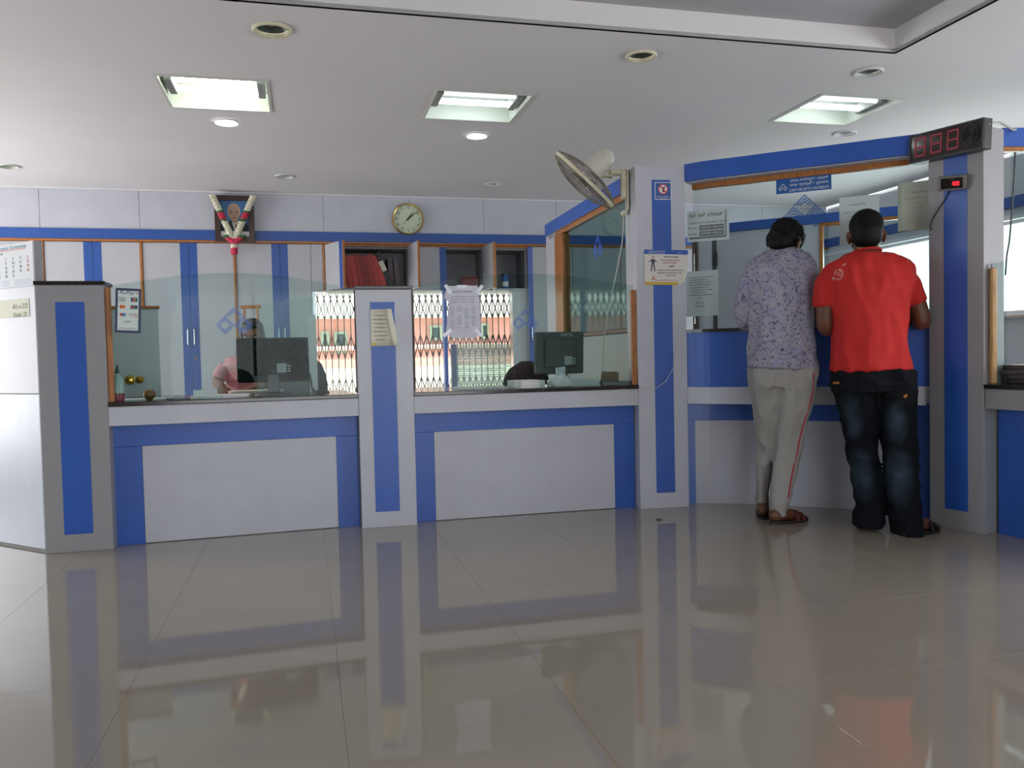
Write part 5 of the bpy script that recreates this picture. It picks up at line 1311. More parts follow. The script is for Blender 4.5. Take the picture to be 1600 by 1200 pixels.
# thin wooden stand frame behind the woman
WY = 6.6
a_, b__ = at(380, 477, WY), at(404, 477, WY)
F = frame((a_.x, a_.y), (b__.x, b__.y)); L = dist(a_, b__)
wsd = thing('wooden_frame_stand', 'slim open wooden frame standing behind the seated woman', 'stand', F @ Vector((L/2, 0, 0)))
MB(F).bbox(-.02, L + .02, -.012, .012, a_.z - .03, a_.z, .003).build('top_bar', WOOD, wsd)
for x in (.0, L - .018): MB(F).bbox(x, x + .018, -.01, .01, 0.02, a_.z - .031, .003).build('post', WOOD, wsd)
MB(F).bbox(-.05, L + .05, -.12, .12, 0, .02, .004).build('foot', WOODD, wsd)

# small dark scrap lying on the floor
q = atz(1030, 812.5)
tag(MB(T(q.x, q.y, 0) @ Matrix.Rotation(-.1, 4, 'Z')).bbox(-.018, .018, -.006, .006, .0003, .007, .002).build('pen_cap', DKPL), 'tiny black scrap lying on the shiny floor before the tall pillar', 'scrap')
# ================================================================ PEOPLE
def skinmat(name, a, b):
    m = mat(name, a, .5, var=1, col2=b, vscale=9); p = m.node_tree.nodes['Principled BSDF']
    p.inputs['Subsurface Weight'].default_value = .06; p.inputs['Subsurface Radius'].default_value = (.01, .004, .002); return m
SKIN = skinmat('brown_skin', '6e4532', '5d3826')
HAIR = mat('black_hair', '080708', .6, spec=.2, var=.5, vscale=60, bump=.6, bscale=160, stretch=(1, 1, .3))
def ringp(px, py, hw, Y, hd, n=24, p=2.4, tilt=0.0):
    """horizontal superellipse ring whose silhouette has half width hw pixels at depth Y"""
    c = at(px, py, Y); w = hw * Y / FPX; out = []
    for j in range(n):
        a = 2*PI*j/n; ca, sa = math.cos(a), math.sin(a)
        x = math.copysign(abs(ca)**(2/p), ca) * w; y = math.copysign(abs(sa)**(2/p), sa) * hd
        out.append((c.x + x, c.y + y, c.z + tilt*x/max(w, 1e-6)))
    return out
def headframe(C, yaw, pitch, roll=0.0):
    return T(*C) @ Matrix.Rotation(yaw, 4, 'Z') @ Matrix.Rotation(pitch, 4, 'X') @ Matrix.Rotation(roll, 4, 'Y')
def head_shapes(b, H, neck_to, s=1.0):
    M = H @ Matrix.Scale(s, 4)
    b.ell((0, -.012, .028), (.076, .097, .088), M, 20); b.ell((0, .028, -.028), (.063, .070, .085), M, 18)
    b.ell((0, .045, -.078), (.043, .044, .034), M); b.ell((0, .088, .020), (.050, .018, .012), M)
    b.tube([M @ Vector(q) for q in ((0, .092, .012), (0, .108, -.012), (0, .116, -.026))], [.009, .011, .015], 10)
    b.ell((.013, .106, -.028), (.009, .012, .008), M, 10); b.ell((-.013, .106, -.028), (.009, .012, .008), M, 10)
    b.ell((0, .096, -.052), (.024, .012, .007), M, 10); b.ell((0, .094, -.063), (.020, .013, .007), M, 10)
    for sx in (-1, 1):
        b.ell((sx*.046, .068, -.025), (.022, .024, .024), M, 12)
        E = M @ T(sx*.079, -.004, -.008) @ Matrix.Rotation(sx*.45, 4, 'Z')
        b.ell((0, 0, 0), (.009, .019, .032), E, 12); b.ell((sx*.004, -.008, .004), (.007, .013, .026), E, 10); b.ell((0, .002, -.026), (.008, .010, .010), E, 8)
    n0 = M @ Vector((0, -.02, -.05)); b.tube([n0, (n0 + Vector(neck_to))/2, neck_to], [.056*s, .056*s, .064*s], 14)
def face_parts(H, t, s=1.0, iris='2a1a12'):
    M = H @ Matrix.Scale(s, 4)
    for sx in (-1, 1):
        e = MB(M).ell((sx*.031, .083, .000), .0125, n=14).build('eye', mat('eye_white', 'd9d2c8', .3), t, smooth=True)
        MB(M).ell((sx*.031, .0915, .000), (.0055, .005, .0055), n=10).build('iris', mat('iris_' + iris, iris, .2), e, smooth=True)
        MB(M).ell((sx*.032, .094, .022), (.019, .006, .004), n=10).build('eyebrow', HAIR, t, smooth=True)
def hand_shapes(b, W, side, curl=.5, s=1.0, spread=1.0):
    """W: wrist frame, +x along the fingers, +z back of the hand, +y thumb side; side mirrors"""
    M = W @ Matrix.Diagonal((s, side*s, s, 1))
    b.ell((.045, 0, 0), (.050, .040, .014), M, 14); b.ell((.07, .0, -.002), (.028, .041, .013), M, 12)
    b.ell((.02, .022, -.006), (.032, .018, .014), M, 10)
    for k, (y, L, r) in enumerate(((.030, .072, .0082), (.0105, .080, .0085), (-.0095, .075, .0082), (-.029, .058, .0072))):
        p = Vector((.082, y, 0)); d = Vector((1, (y)*2.2*spread, 0)).normalized(); a = 0.0; pts = [p - d*.02, p]
        for j, seg in enumerate((.45, .32, .25)):
            a += curl * (.55 if j == 0 else .75); pts.append(pts[-1] + Vector((d.x*math.cos(a), d.y*math.cos(a), -math.sin(a))) * L * seg)
        b.tube([M @ q for q in pts], [r*1.1*s, r*1.08*s, r*s, r*.92*s, r*.72*s], 8)
    pts = [Vector((.018, .026, -.006)), Vector((.040, .050, -.012)), Vector((.062, .062, -.020)), Vector((.083, .064, -.030))]
    b.tube([M @ q for q in pts], [.013*s, .0115*s, .010*s, .0075*s], 8)
def wristframe(p, tgt, up=(0, 0, 1)):
    x = (Vector(tgt) - Vector(p)).normalized(); y = Vector(up).cross(x).normalized(); z = x.cross(y)
    return Matrix(((x.x, y.x, z.x, p[0]), (x.y, y.y, z.y, p[1]), (x.z, y.z, z.z, p[2]), (0, 0, 0, 1)))
def arm(b, pts, rad):
    b.tube(pts, rad, 14)
def interp(ps, rs, k=5):
    """catmull-rom through joints"""
    P_, R_ = [], []
    n = len(ps)
    for i in range(n - 1):
        p0, p1, p2, p3 = ps[max(i-1, 0)], ps[i], ps[i+1], ps[min(i+2, n-1)]
        for j in range(k):
            t = j/k; P_.append(.5*((2*p1) + (p2-p0)*t + (2*p0-5*p1+4*p2-p3)*t*t + (3*p1-p0-3*p2+p3)*t**3)); R_.append(rs[i] + (rs[i+1]-rs[i])*t)
    P_.append(ps[-1]); R_.append(rs[-1]); return P_, R_
def shrink(rs, k): return [(a, b, c*k, d, e*k) for a, b, c, d, e in rs]

def sandal(t, heel, toe, m_sole, m_strap, w=.045, name='sandal', label=None, L=None):
    """heel & toe on the floor; returns frame"""
    h, q = Vector(heel), Vector(toe); h.z = q.z = 0; x = (q - h).normalized(); L = (q - h).length; y = Vector((-x.y, x.x, 0))
    F = Matrix(((x.x, y.x, 0, h.x), (x.y, y.y, 0, h.y), (0, 0, 1, 0), (0, 0, 0, 1)))
    o = []
    for k in range(24):
        a = 2*PI*k/24; cx = math.cos(a); sy = math.sin(a); f = (cx + 1)/2
        o.append((L/2 + cx*L*.54, sy*w*(.80 + .32*f)))
    b = MB(F); rs = [[(a, c, z) for a, c in o] for z in (.001, .018)]; b.rings(rs); s_ = b.build(name, m_sole, t, label)
    for (xa, wd) in ((L*.60, .030), (L*.76, .022)):
        b = MB(F); rows = []
        for k in range(9):
            a = PI*k/8; ww = w*1.02; hh = .055 if xa < L*.7 else .04
            c = Vector((xa, -math.cos(a)*ww, .012 + math.sin(a)*hh)); rows.append([c + Vector((dx, 0, 0)) + Vector((0, -math.cos(a)*tk, math.sin(a)*tk)) for dx, tk in ((-wd/2, 0), (wd/2, 0), (wd/2, .004), (-wd/2, .004))])
        b.rings(rows).build('strap', m_strap, s_)
    return F, L
def foot_shapes(b, F, L, ankle, r=.04):
    b.tube([Vector(ankle), F @ Vector((.045, 0, .055))], [r, r*.98], 12)
    b.ell((.035, 0, .052), (.045, .033, .036), F, 14)
    b.tube([F @ Vector(q) for q in ((.02, 0, .048), (L*.35, 0, .052), (L*.6, .002, .040), (L*.8, .004, .030))], [.034, .034, .033, .024], 14)
    for k, (y, ln, rr) in enumerate(((.024, .22, .012), (.008, .205, .0095), (-.006, .19, .009), (-.019, .17, .0085), (-.030, .14, .008))):
        b.tube([F @ Vector((L*.68, y*.8, .032)), F @ Vector((L*.76, y, .032)), F @ Vector((L*(.77 + ln), y*1.05, .0275))], [rr, rr, rr*.8], 8)

# ---------------------------------------------------------------- man in the patterned shirt
m1c = at(1216, 800, 4.62)
M1 = thing('person', 'man in a pale lilac floral shirt and grey track pants leaning on the counter', 'person', (m1c.x, m1c.y, 0), 'customers at the cash counter')
m2c = at(1385, 820, 4.30)
def man_floral():
    t = M1
    shirt = [(1226, 389, 22, 4.68, .075), (1225, 396, 34, 4.67, .09), (1223, 403, 46, 4.655, .10), (1220, 414, 53, 4.64, .115), (1219, 440, 55, 4.62, .128),
             (1218, 480, 51, 4.605, .132), (1219, 520, 49.5, 4.59, .13), (1221, 550, 51, 4.58, .132), (1223.5, 577, 53.5, 4.57, .14)]
    lsl = [at(1184, 427, 4.64), at(1166, 455, 4.63), at(1164, 498, 4.64), at(1180, 509, 4.74), at(1200, 509, 4.83)]
    rsl = [at(1258, 427, 4.64), at(1272, 455, 4.63), at(1271, 498, 4.65), at(1258, 508, 4.75), at(1240, 509, 4.83)]
    for s_ in (lsl, rsl):
        s_[-1].z = LEDGE + .045; s_[-2].z = LEDGE + .03
    b = MB(); b.rings([ringp(*r, tilt=(-.012 if i == len(shirt)-1 else 0)) for i, r in enumerate(shirt)])
    for s_ in (lsl, rsl):
        P_, R_ = interp(s_, [.066, .062, .055, .050, .046]); b.tube(P_, R_, 14)
    me = bake(b, .009, 12, .014, 9.0, 3, (1.2, 1.2, .7))
    sm = mat('floral_shirt', 'aeaac6', .75, spec=.2, bump=.3, bscale=300); nt = sm.node_tree; p = nt.nodes['Principled BSDF']
    tc = nt.nodes.new('ShaderNodeTexCoord')
    def noise_mask(scale, lo, hi, det=2, off=0):
        mp = nt.nodes.new('ShaderNodeMapping'); mp.inputs['Location'].default_value = (off, off, off); nt.links.new(tc.outputs['Object'], mp.inputs[0])
        n = nt.nodes.new('ShaderNodeTexNoise'); n.inputs['Scale'].default_value = scale; n.inputs['Detail'].default_value = det; nt.links.new(mp.outputs[0], n.inputs['Vector'])
        r = nt.nodes.new('ShaderNodeMapRange'); r.inputs[1].default_value = lo; r.inputs[2].default_value = hi; nt.links.new(n.outputs[0], r.inputs[0]); return r.outputs[0]
    def mixc(fac, a, b_):
        mx = nt.nodes.new('ShaderNodeMix'); mx.data_type = 'RGBA'; nt.links.new(fac, mx.inputs[0])
        for s_, v in ((6, a), (7, b_)):
            if isinstance(v, str): mx.inputs[s_].default_value = lin(v)
            else: nt.links.new(v, mx.inputs[s_])
        return mx.outputs[2]
    c = mixc(noise_mask(16, .45, .65), '9b98a3', '918fa6'); c = mixc(noise_mask(55, .54, .62, 3, 4), c, '77758a'); c = mixc(noise_mask(80, .62, .67, 2, 9), c, '45435a')
    nt.links.new(c, p.inputs['Base Color'])
    sh = link('shirt', me, sm, t, smooth=True)
    # collar
    b = MB(); rows = []
    for i in range(21):
        a = PI*(-.12) + PI*1.24*i/20; rows.append((a,))
    cc = at(1222, 388, 4.69)
    rr = []
    for i in range(25):
        a = -PI/2 + (i - 12)/12*PI*.8
        x, y = math.cos(a)*.082, math.sin(a)*.078
        rr.append([(cc.x + x, cc.y + y, cc.z + .018), (cc.x + x*1.12, cc.y + y*1.12, cc.z - .028), (cc.x + x*1.06, cc.y + y*1.06, cc.z - .030), (cc.x + x*.95, cc.y + y*.95, cc.z + .012)])
    b.rings(rr).build('collar', sm, sh, smooth='auto')
    # track pants
    lleg = [(1197, 574, 27, 4.60, .125), (1196, 600, 23, 4.61, .12), (1196, 640, 17.5, 4.64, .09), (1196, 670, 14, 4.68, .075), (1195, 700, 12, 4.72, .068), (1193, 740, 10.5, 4.75, .062), (1192, 772, 9, 4.76, .052), (1192, 786, 10, 4.76, .05)]
    rleg = [(1247, 574, 28, 4.57, .125), (1243, 605, 28.5, 4.57, .12), (1239, 640, 26.5, 4.58, .10), (1234, 670, 23.5, 4.60, .088), (1230, 705, 20.5, 4.61, .08), (1224, 745, 17, 4.60, .068), (1219, 778, 14.5, 4.58, .058), (1217, 797, 13.5, 4.575, .055), (1216, 806, 13, 4.57, .055)]
    b = MB(); b.rings([ringp(*r) for r in lleg]); b.rings([ringp(*r) for r in rleg])
    b.rings([ringp(1223, 566, 45, 4.58, .12), ringp(1223, 585, 50, 4.585, .13), ringp(1222, 604, 47, 4.59, .12)])
    me = bake(b, .009, 5, .012, 8.0, 11, (1.5, 1.5, .6))
    gm = mat('grey_jersey', 'a19e99', .85, spec=.2, var=.12, vscale=90, bump=.3, bscale=500)
    tp = link('track_pants', me, gm, t, smooth=True)
    dg = bpy.context.evaluated_depsgraph_get(); bvh = BVHTree.FromPolygons([tp.data.vertices[i].co + wloc(tp) for i in range(len(tp.data.vertices))], [list(p_.vertices) for p_ in tp.data.polygons])
    pts = []
    for px, py in ((1271, 584), (1270, 610), (1265, 632), (1258, 655), (1251, 680), (1246, 705), (1240, 730), (1235, 755), (1232, 778)):
        for dx in (0, -2, -4, -6, -9):
            d = ray(px + dx, py).normalized(); h = bvh.ray_cast(C0, d)
            if h[0] is not None: pts.append(h[0] - d*.001); break
    MB().tube(pts, .0042, 6).build('red_side_stripe', mat('stripe_red', 'b02840', .7), tp, smooth=True, label='thin red side stripe')
    # feet and sandals
    BRN = mat('sandal_brown', '5a2a22', .5); SOL = mat('sandal_sole', '241a16', .6)
    lh = atz(1191, 813); lt = lh + Vector((.02, .25, 0)); lh = Vector((lh.x, 4.72, 0)); lh = atz(1192, 812); lt = lh + Vector((.085, .235, 0))
    F1, L1 = sandal(t, lh, lt, SOL, BRN)
    rh = atz(1205, 820); rt_ = atz(1256, 813)
    rt_ = rh + (rt_ - rh).normalized()*.255
    F2, L2 = sandal(t, rh, rt_, SOL, BRN)
    # body
    b = MB()
    b.rings([ringp(*r) for r in shrink(shirt[1:-1], .78)]); b.rings([ringp(*r) for r in shrink(lleg, .74)]); b.rings([ringp(*r) for r in shrink(rleg, .78)])
    b.rings([ringp(1223, 560, 38, 4.58, .09), ringp(1222, 604, 38, 4.59, .09)])
    for s_, sd in ((lsl, -1), (rsl, 1)):
        P_, R_ = interp(s_, [.042, .042, .040, .036, .031]); b.tube(P_, R_, 12)
        w0 = s_[-1]; tgt = w0 + Vector((-sd*.10, .06, -.02)); wf_ = wristframe(w0, tgt); hand_shapes(b, wf_, 1 if sd < 0 else -1, .6)
        b.tube([s_[-2], w0, wf_ @ Vector((.02, 0, 0))], [.03, .027, .026], 10)
    a1 = at(1192, 786, 4.76); foot_shapes(b, F1, L1, a1, .036); a2 = at(1216, 806, 4.57); foot_shapes(b, F2, L2, a2, .038)
    H = headframe(at(1229, 381, 4.68), math.radians(-48), math.radians(-34)); H1 = H
    head_shapes(b, H, at(1226, 396, 4.715))
    for F_ in (F1, F2): pass
    me = bake(b, .0065, 3)
    link('body', me, SKIN, t, smooth=True)
    # hair
    b = MB(); b.ell((0, -.022, .042), (.093, .110, .096), H, 24); b.ell((0, -.058, -.010), (.080, .068, .078), H, 18); b.ell((0, .05, .088), (.066, .045, .034), H, 14)
    b.ell((.0, -.072, -.048), (.060, .042, .042), H, 14); b.ell((-.078, -.03, .0), (.024, .058, .058), H, 12); b.ell((.070, -.045, .02), (.024, .045, .045), H, 12)
    me = bake(b, .007, 3, .007, 26.0, 5, (1, 1, .5))
    link('hair', me, HAIR, t, smooth=True); face_parts(H, t)
man_floral()

# ---------------------------------------------------------------- man in the red T-shirt
M2 = thing('person', 'broad man in a red T-shirt and dark faded jeans standing at the counter', 'person', (m2c.x, m2c.y, 0), 'customers at the cash counter')
def man_red():
    t = M2
    shirt = [(1355, 394, 24, 4.43, .078), (1356, 400, 41, 4.43, .095), (1357, 407, 58, 4.425, .11), (1358, 418, 68, 4.415, .125), (1358.5, 440, 68, 4.40, .138),
             (1358, 470, 61, 4.39, .14), (1357.5, 500, 57, 4.375, .14), (1358, 530, 55.5, 4.36, .14), (1358.5, 555, 57.5, 4.35, .145), (1359.5, 580, 61, 4.34, .15)]
    lsl = [at(1308, 431, 4.42), at(1292, 445, 4.41), at(1288, 480, 4.41)]
    rsl = [at(1406, 431, 4.42), at(1422, 448, 4.41), at(1432, 474, 4.41)]
    b = MB(); b.rings([ringp(*r) for r in shirt])
    for s_ in (lsl, rsl):
        P_, R_ = interp(s_, [.068, .062, .057]); b.tube(P_, R_, 16)
    me = bake(b, .009, 12, .012, 7.0, 21, (1.4, 1.2, .6))
    rm = mat('red_cotton', 'bd2e2a', .8, spec=.2, var=.08, vscale=7, bump=.25, bscale=400)
    sh = link('t_shirt', me, rm, t, smooth=True)
    bvh = BVHTree.FromPolygons([v.co + wloc(sh) for v in sh.data.vertices], [list(p_.vertices) for p_ in sh.data.polygons])
    # print on the shoulder blade
    b = MB()
    def onshirt(px, py):
        d = ray(px, py).normalized(); h = bvh.ray_cast(C0, d); return h[0] - d*.0015
    cx, cy = 1308, 428
    for r, a0, a1 in ((9.5, -60, 120), (7.5, -80, 150)):
        pp = [onshirt(cx + r*math.cos(math.radians(a)), cy + r*math.sin(math.radians(a))) for a in range(a0, a1, 15)]
        b.tube(pp, .0008, 4)
    for pl in ([(1303, 430), (1306, 421), (1309, 430)], [(1304.5, 427), (1308, 427)], [(1310, 421), (1313, 423), (1311, 426), (1313, 429), (1309, 431)], [(1300, 434), (1304, 437)], [(1301, 437), (1304, 433)], [(1316, 415), (1320, 412)], [(1319, 416), (1322, 411)]):
        b.tube([onshirt(*q) for q in pl], .0012, 4)
    b.build('shoulder_print', mat('print_white', 'dccdca', .7), sh)
    # neck rib and thin gold chain
    cc = at(1355, 394, 4.43)
    b = MB(); b.tube([(cc.x - .002 + .070*math.cos(2*PI*k/28), cc.y + .070*math.sin(2*PI*k/28), cc.z + .002 + .012*math.sin(2*PI*k/28 + PI)) for k in range(29)], .007, 8, cap=False); b.build('neck_rib', rm, sh, smooth=True)
    # jeans
    lleg = [(1331, 578, 31, 4.36, .13), (1331, 600, 31, 4.36, .128), (1338, 625, 28, 4.37, .115), (1341, 650, 26, 4.38, .105), (1344, 680, 23, 4.39, .095), (1346.5, 705, 22, 4.39, .088),
            (1352, 735, 21.5, 4.39, .082), (1357, 765, 21, 4.385, .08), (1359, 790, 21.5, 4.38, .082), (1357, 808, 22.5, 4.37, .09), (1356, 822, 21.5, 4.36, .10)]
    rleg = [(1392, 578, 33, 4.33, .13), (1396, 600, 31.5, 4.33, .128), (1398.5, 625, 29, 4.32, .115), (1400, 650, 27.5, 4.31, .105), (1404, 680, 24.5, 4.30, .096), (1407, 705, 24.5, 4.29, .09),
            (1409, 735, 24, 4.28, .085), (1411.5, 765, 23, 4.27, .082), (1413, 790, 22.5, 4.26, .085), (1415, 812, 22, 4.25, .09), (1418, 832, 20, 4.24, .10), (1419, 839, 19, 4.235, .10)]
    b = MB(); b.rings([ringp(*r) for r in lleg]); b.rings([ringp(*r) for r in rleg])
    b.rings([ringp(1361, 570, 56, 4.345, .13), ringp(1362, 590, 61, 4.345, .14), ringp(1363, 612, 60, 4.345, .13)])
    me = bake(b, .009, 4, .009, 8.0, 31, (1.2, 1.2, 1.5))
    jm = mat('dark_denim', '14171d', .85, spec=.15, bump=.3, bscale=500); nt = jm.node_tree; p = nt.nodes['Principled BSDF']
    jo = link('jeans', me, jm, t, smooth=True)
    tc = nt.nodes.new('ShaderNodeTexCoord'); fac = None; o = wloc(jo)
    for px, py, Y, r in ((1326, 650, 4.27, .085), (1336, 670, 4.28, .07), (1402, 660, 4.21, .08), (1346, 745, 4.31, .10), (1404, 745, 4.20, .11), (1300, 620, 4.30, .05)):
        q = at(px, py, Y) - o; mp = nt.nodes.new('ShaderNodeVectorMath'); mp.operation = 'SUBTRACT'; nt.links.new(tc.outputs['Object'], mp.inputs[0]); mp.inputs[1].default_value = q
        sc = nt.nodes.new('ShaderNodeVectorMath'); sc.operation = 'MULTIPLY'; nt.links.new(mp.outputs[0], sc.inputs[0]); sc.inputs[1].default_value = (1.3/r, .8/r, .62/r)
        ln = nt.nodes.new('ShaderNodeVectorMath'); ln.operation = 'LENGTH'; nt.links.new(sc.outputs[0], ln.inputs[0])
        mr = nt.nodes.new('ShaderNodeMapRange'); mr.inputs[1].default_value = 1.0; mr.inputs[2].default_value = .1; nt.links.new(ln.outputs['Value'], mr.inputs[0])
        if fac is None: fac = mr.outputs[0]
        else:
            mx = nt.nodes.new('ShaderNodeMath'); mx.operation = 'MAXIMUM'; nt.links.new(fac, mx.inputs[0]); nt.links.new(mr.outputs[0], mx.inputs[1]); fac = mx.outputs[0]
    n = nt.nodes.new('ShaderNodeTexNoise'); n.inputs['Scale'].default_value = 16; nt.links.new(tc.outputs['Object'], n.inputs['Vector'])
    mu = nt.nodes.new('ShaderNodeMath'); mu.operation = 'MULTIPLY'; nt.links.new(fac, mu.inputs[0]); nt.links.new(n.outputs[0], mu.inputs[1])
    mx = nt.nodes.new('ShaderNodeMix'); mx.data_type = 'RGBA'; mx.inputs[6].default_value = lin('0f1217'); mx.inputs[7].default_value = lin('46596a'); nt.links.new(mu.outputs[0], mx.inputs[0]); nt.links.new(mx.outputs[2], p.inputs['Base Color'])
    bvj = BVHTree.FromPolygons([v.co + wloc(jo) for v in jo.data.vertices], [list(p_.vertices) for p_ in jo.data.polygons])
    def onj(px, py):
        d = ray(px, py).normalized(); h = bvj.ray_cast(C0, d); return (h[0] - d*.002) if h[0] else at(px, py, 4.2)
    OR = mat('leather_tag', 'b8702c', .6)
    for (q, r) in (((1303, 598.5), (1311, 598)), ((1412, 621), (1417, 617))):
        MB().tube([onj(*q), onj(*r)], .007, 6).build('leather_tag', OR, jo)
    for pl in (((1372, 600), (1373, 640), (1390, 645), (1410, 640), (1412, 600), (1372, 600)), ((1316, 602), (1318, 640), (1335, 646), (1350, 640), (1351, 603), (1316, 602))):
        MB().tube([onj(*q) for q in pl], .0022, 5).build('back_pocket_seam', mat('denim_seam', '0b0c10', .8), jo)
    # sandals
    SOL = mat('black_sole', '15120f', .5); STB = mat('black_strap', '1a1512', .5)
    lh = atz(1354, 827); lt = lh + Vector((.10, .25, 0)); F1, L1 = sandal(t, lh, lt, SOL, STB, w=.048)
    rh = atz(1414, 838.5); rt_ = atz(1464, 828); rt_ = rh + (rt_ - rh).normalized()*.27; F2, L2 = sandal(t, rh, rt_, SOL, STB, w=.048)
    # body
    b = MB()
    b.rings([ringp(*r) for r in shrink(shirt[1:-1], .80)]); b.rings([ringp(*r) for r in shrink(lleg, .74)]); b.rings([ringp(*r) for r in shrink(rleg, .76)])
    b.rings([ringp(1361, 560, 50, 4.345, .11), ringp(1363, 612, 50, 4.345, .11)])
    la = [at(1312, 435, 4.42), at(1294, 455, 4.41), at(1289, 485, 4.41), at(1292, 512, 4.43), at(1306, 510, 4.52), at(1326, 508, 4.61)]
    ra = [at(1402, 435, 4.42), at(1424, 455, 4.41), at(1434, 478, 4.41), at(1440, 503, 4.42), at(1426, 508, 4.50), at(1400, 508, 4.56)]
    for s_, sd in ((la, -1), (ra, 1)):
        s_[-1].z = LEDGE + .045; s_[-2].z = LEDGE + .035
        P_, R_ = interp(s_, [.050, .048, .047, .047, .042, .032]); b.tube(P_, R_, 14)
        w0 = s_[-1]; wf_ = wristframe(w0, w0 + Vector((-sd*.10, .05, -.02))); hand_shapes(b, wf_, 1 if sd < 0 else -1, .6, 1.05)
        b.tube([s_[-2], w0, wf_ @ Vector((.02, 0, 0))], [.036, .030, .028], 10)
    foot_shapes(b, F1 @ T(.03, 0, 0), L1 - .02, at(1358, 815, 4.38), .036); foot_shapes(b, F2 @ T(.035, 0, 0), L2 - .02, at(1422, 824, 4.26), .036)
    H = headframe(at(1353.5, 368, 4.47), math.radians(-21), math.radians(-10))
    head_shapes(b, H, at(1355, 398, 4.44), 1.10)
    me = bake(b, .0065, 3); link('body', me, SKIN, t, smooth=True)
    b = MB(); Hh = H @ Matrix.Scale(1.10, 4); b.ell((0, -.016, .046), (.080, .100, .080), Hh, 24); b.ell((0, -.044, .008), (.074, .078, .07), Hh, 22); b.ell((0, -.052, -.024), (.070, .062, .060), Hh, 20); b.ell((0, .05, .082), (.058, .04, .028), Hh, 12)
    me = bake(b, .007, 10, .002, 50.0, 5); link('hair', me, HAIR, t, smooth=True); face_parts(H, t, 1.10)
    b = MB(); b.tube([(cc.x + .066*math.cos(2*PI*k/28), cc.y + .002 + .068*math.sin(2*PI*k/28), cc.z + .016 - .004*math.sin(2*PI*k/28)) for k in range(29)], .0022, 5, cap=False); b.build('neck_chain', mat('gold', 'c79a3c', .3, 1.0), t, smooth=True)
man_red()

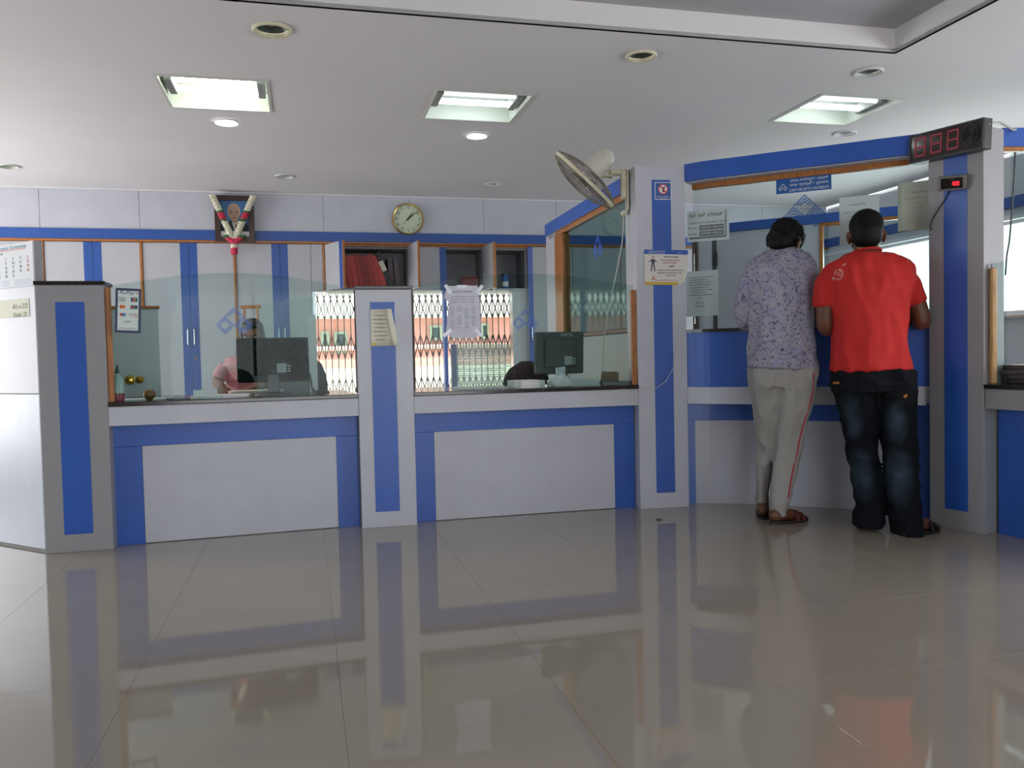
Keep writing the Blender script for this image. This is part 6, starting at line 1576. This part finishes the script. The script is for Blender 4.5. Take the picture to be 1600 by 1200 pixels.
# ---------------------------------------------------------------- woman at the left desk
WYd = 5.72
M3 = thing('person', 'bespectacled woman in pink seated behind the wide black monitor', 'person', (wc.x, WYd, 0))
def woman():
    t = M3; Y = WYd
    H = headframe(at(394, 524, Y - .02), math.radians(180 + 8), math.radians(-12))
    hip = Vector((wc.x, Y + .08, .50)); nk = at(391, 552, Y)
    def rg(x, y, z, w, d, n=20):
        return [(x + w*math.copysign(abs(math.cos(2*PI*j/n))**.85, math.cos(2*PI*j/n)), y + d*math.sin(2*PI*j/n), z) for j in range(n)]
    tor = [(hip.x, hip.y, .50, .19, .14), (hip.x, hip.y, .62, .165, .12), (hip.x, hip.y - .02, .78, .165, .115), (nk.x, Y + .02, .92, .185, .12), (nk.x, Y + .01, 1.0, .18, .10), (nk.x, Y + .01, nk.z - .02, .10, .07), (nk.x, Y, nk.z + .01, .06, .055)]
    b = MB(); b.rings([rg(*q) for q in tor])
    shl = Vector((nk.x - .165, Y, nk.z - .085)); shr = Vector((nk.x + .165, Y, nk.z - .085))
    el = [Vector((nk.x - .225, Y - .03, SLAB + .06)), Vector((nk.x + .225, Y - .03, SLAB + .06))]
    wr = [Vector((nk.x - .10, Y - .30, SLAB + .035)), Vector((nk.x + .12, Y - .30, SLAB + .035))]
    for s0, e0 in ((shl, el[0]), (shr, el[1])):
        b.tube([s0, s0.lerp(e0, .35), s0.lerp(e0, .75)], [.062, .058, .056], 12)
    lap = [(-.09, 1), (.09, 1)]
    for dx, _ in lap:
        b.tube([(hip.x + dx, hip.y, .55), (hip.x + dx, hip.y - .25, .55), (hip.x + dx, hip.y - .44, .53)], [.085, .078, .065], 12)
        b.tube([(hip.x + dx, hip.y - .44, .53), (hip.x + dx, hip.y - .42, .3), (hip.x + dx, hip.y - .42, .12)], [.065, .055, .055], 12)
    me = bake(b, .009, 4, .006, 9, 41)
    pm = mat('pink_cotton', 'd59aa0', .8, var=.12, vscale=20, col2='c78890'); link('dress', me, pm, t, smooth=True)
    b = MB()
    # dupatta over the shoulder
    pth = [Vector((nk.x - .13, Y + .10, nk.z - .12)), Vector((nk.x - .12, Y + .03, nk.z - .035)), Vector((nk.x - .11, Y - .08, nk.z - .08)), Vector((nk.x - .06, Y - .13, .95)), Vector((nk.x, Y - .15, .86))]
    P_, _ = interp(pth, [0]*5); rows = [[p + Vector((-.06, 0, -.015)), p + Vector((.05, 0, .01)), p + Vector((.05, -.006, .016)), p + Vector((-.06, -.006, -.009))] for p in P_]
    b.rings(rows); b.build('shawl', mat('shawl_pink', 'dca6a4', .8), t, smooth='auto')
    b = MB(); b.rings([rg(x, y, z, w*.88, d*.88) for x, y, z, w, d in tor])
    for i, (s0, sd) in enumerate(((shl, 1), (shr, -1))):
        P_, R_ = interp([s0, s0.lerp(el[i], .6), el[i], el[i].lerp(wr[i], .6), wr[i]], [.045, .040, .036, .030, .024]); b.tube(P_, R_, 12)
        wf_ = wristframe(wr[i], wr[i] + Vector((sd*.04, -.1, -.02))); hand_shapes(b, wf_, sd, .5, .9); b.tube([wr[i] + Vector((0, .03, 0)), wf_ @ Vector((.02, 0, 0))], [.025, .023], 10)
    for dx, _ in lap:
        ank = Vector((hip.x + dx, hip.y - .42, .12)); b.tube([(hip.x + dx, hip.y - .44, .50), ank], [.05, .035], 10)
        F = T(ank.x, ank.y + .04, 0) @ Matrix.Rotation(-PI/2, 4, 'Z'); foot_shapes(b, F, .22, ank, .034)
    head_shapes(b, H, nk - Vector((0, 0, .03)), .95)
    me = bake(b, .0065, 3); link('body', me, skinmat('woman_skin', '82563f', '74492f'), t, smooth=True)
    Hs = H @ Matrix.Scale(.95, 4)
    b = MB(); b.ell((0, -.028, .034), (.084, .096, .090), Hs, 20); b.ell((0, .018, .078), (.070, .066, .036), Hs, 16); b.ell((0, -.11, -.01), (.04, .035, .04), Hs, 12); b.ell((.064, .0, .012), (.022, .05, .06), Hs, 12); b.ell((-.064, .0, .012), (.022, .05, .06), Hs, 12)
    me = bake(b, .007, 3, .002, 40, 4); link('hair', me, mat('dark_hair', '17120f', .45, bump=.4, bscale=150), t, smooth=True); face_parts(H, t, .95)
    b = MB(Hs)
    for sx in (-1, 1):
        c = Vector((sx*.032, .112, -.004)); b.tube([c + Vector((.024*math.cos(2*PI*k/18), 0, .017*math.sin(2*PI*k/18))) for k in range(19)], .0016, 6, cap=False)
        b.tube([(sx*.056, .110, 0), (sx*.080, .06, .002), (sx*.083, 0, 0)], .0018, 6)
    b.tube([(-.008, .113, 0), (.008, .113, 0)], .0018, 6)
    b.build('spectacles', mat('spectacle_metal', '3a3636', .3, .8), t, smooth=True)
    MB(Hs).ell((0, .103, .028), .004, n=8).build('forehead_dot', INKR, t)
woman()
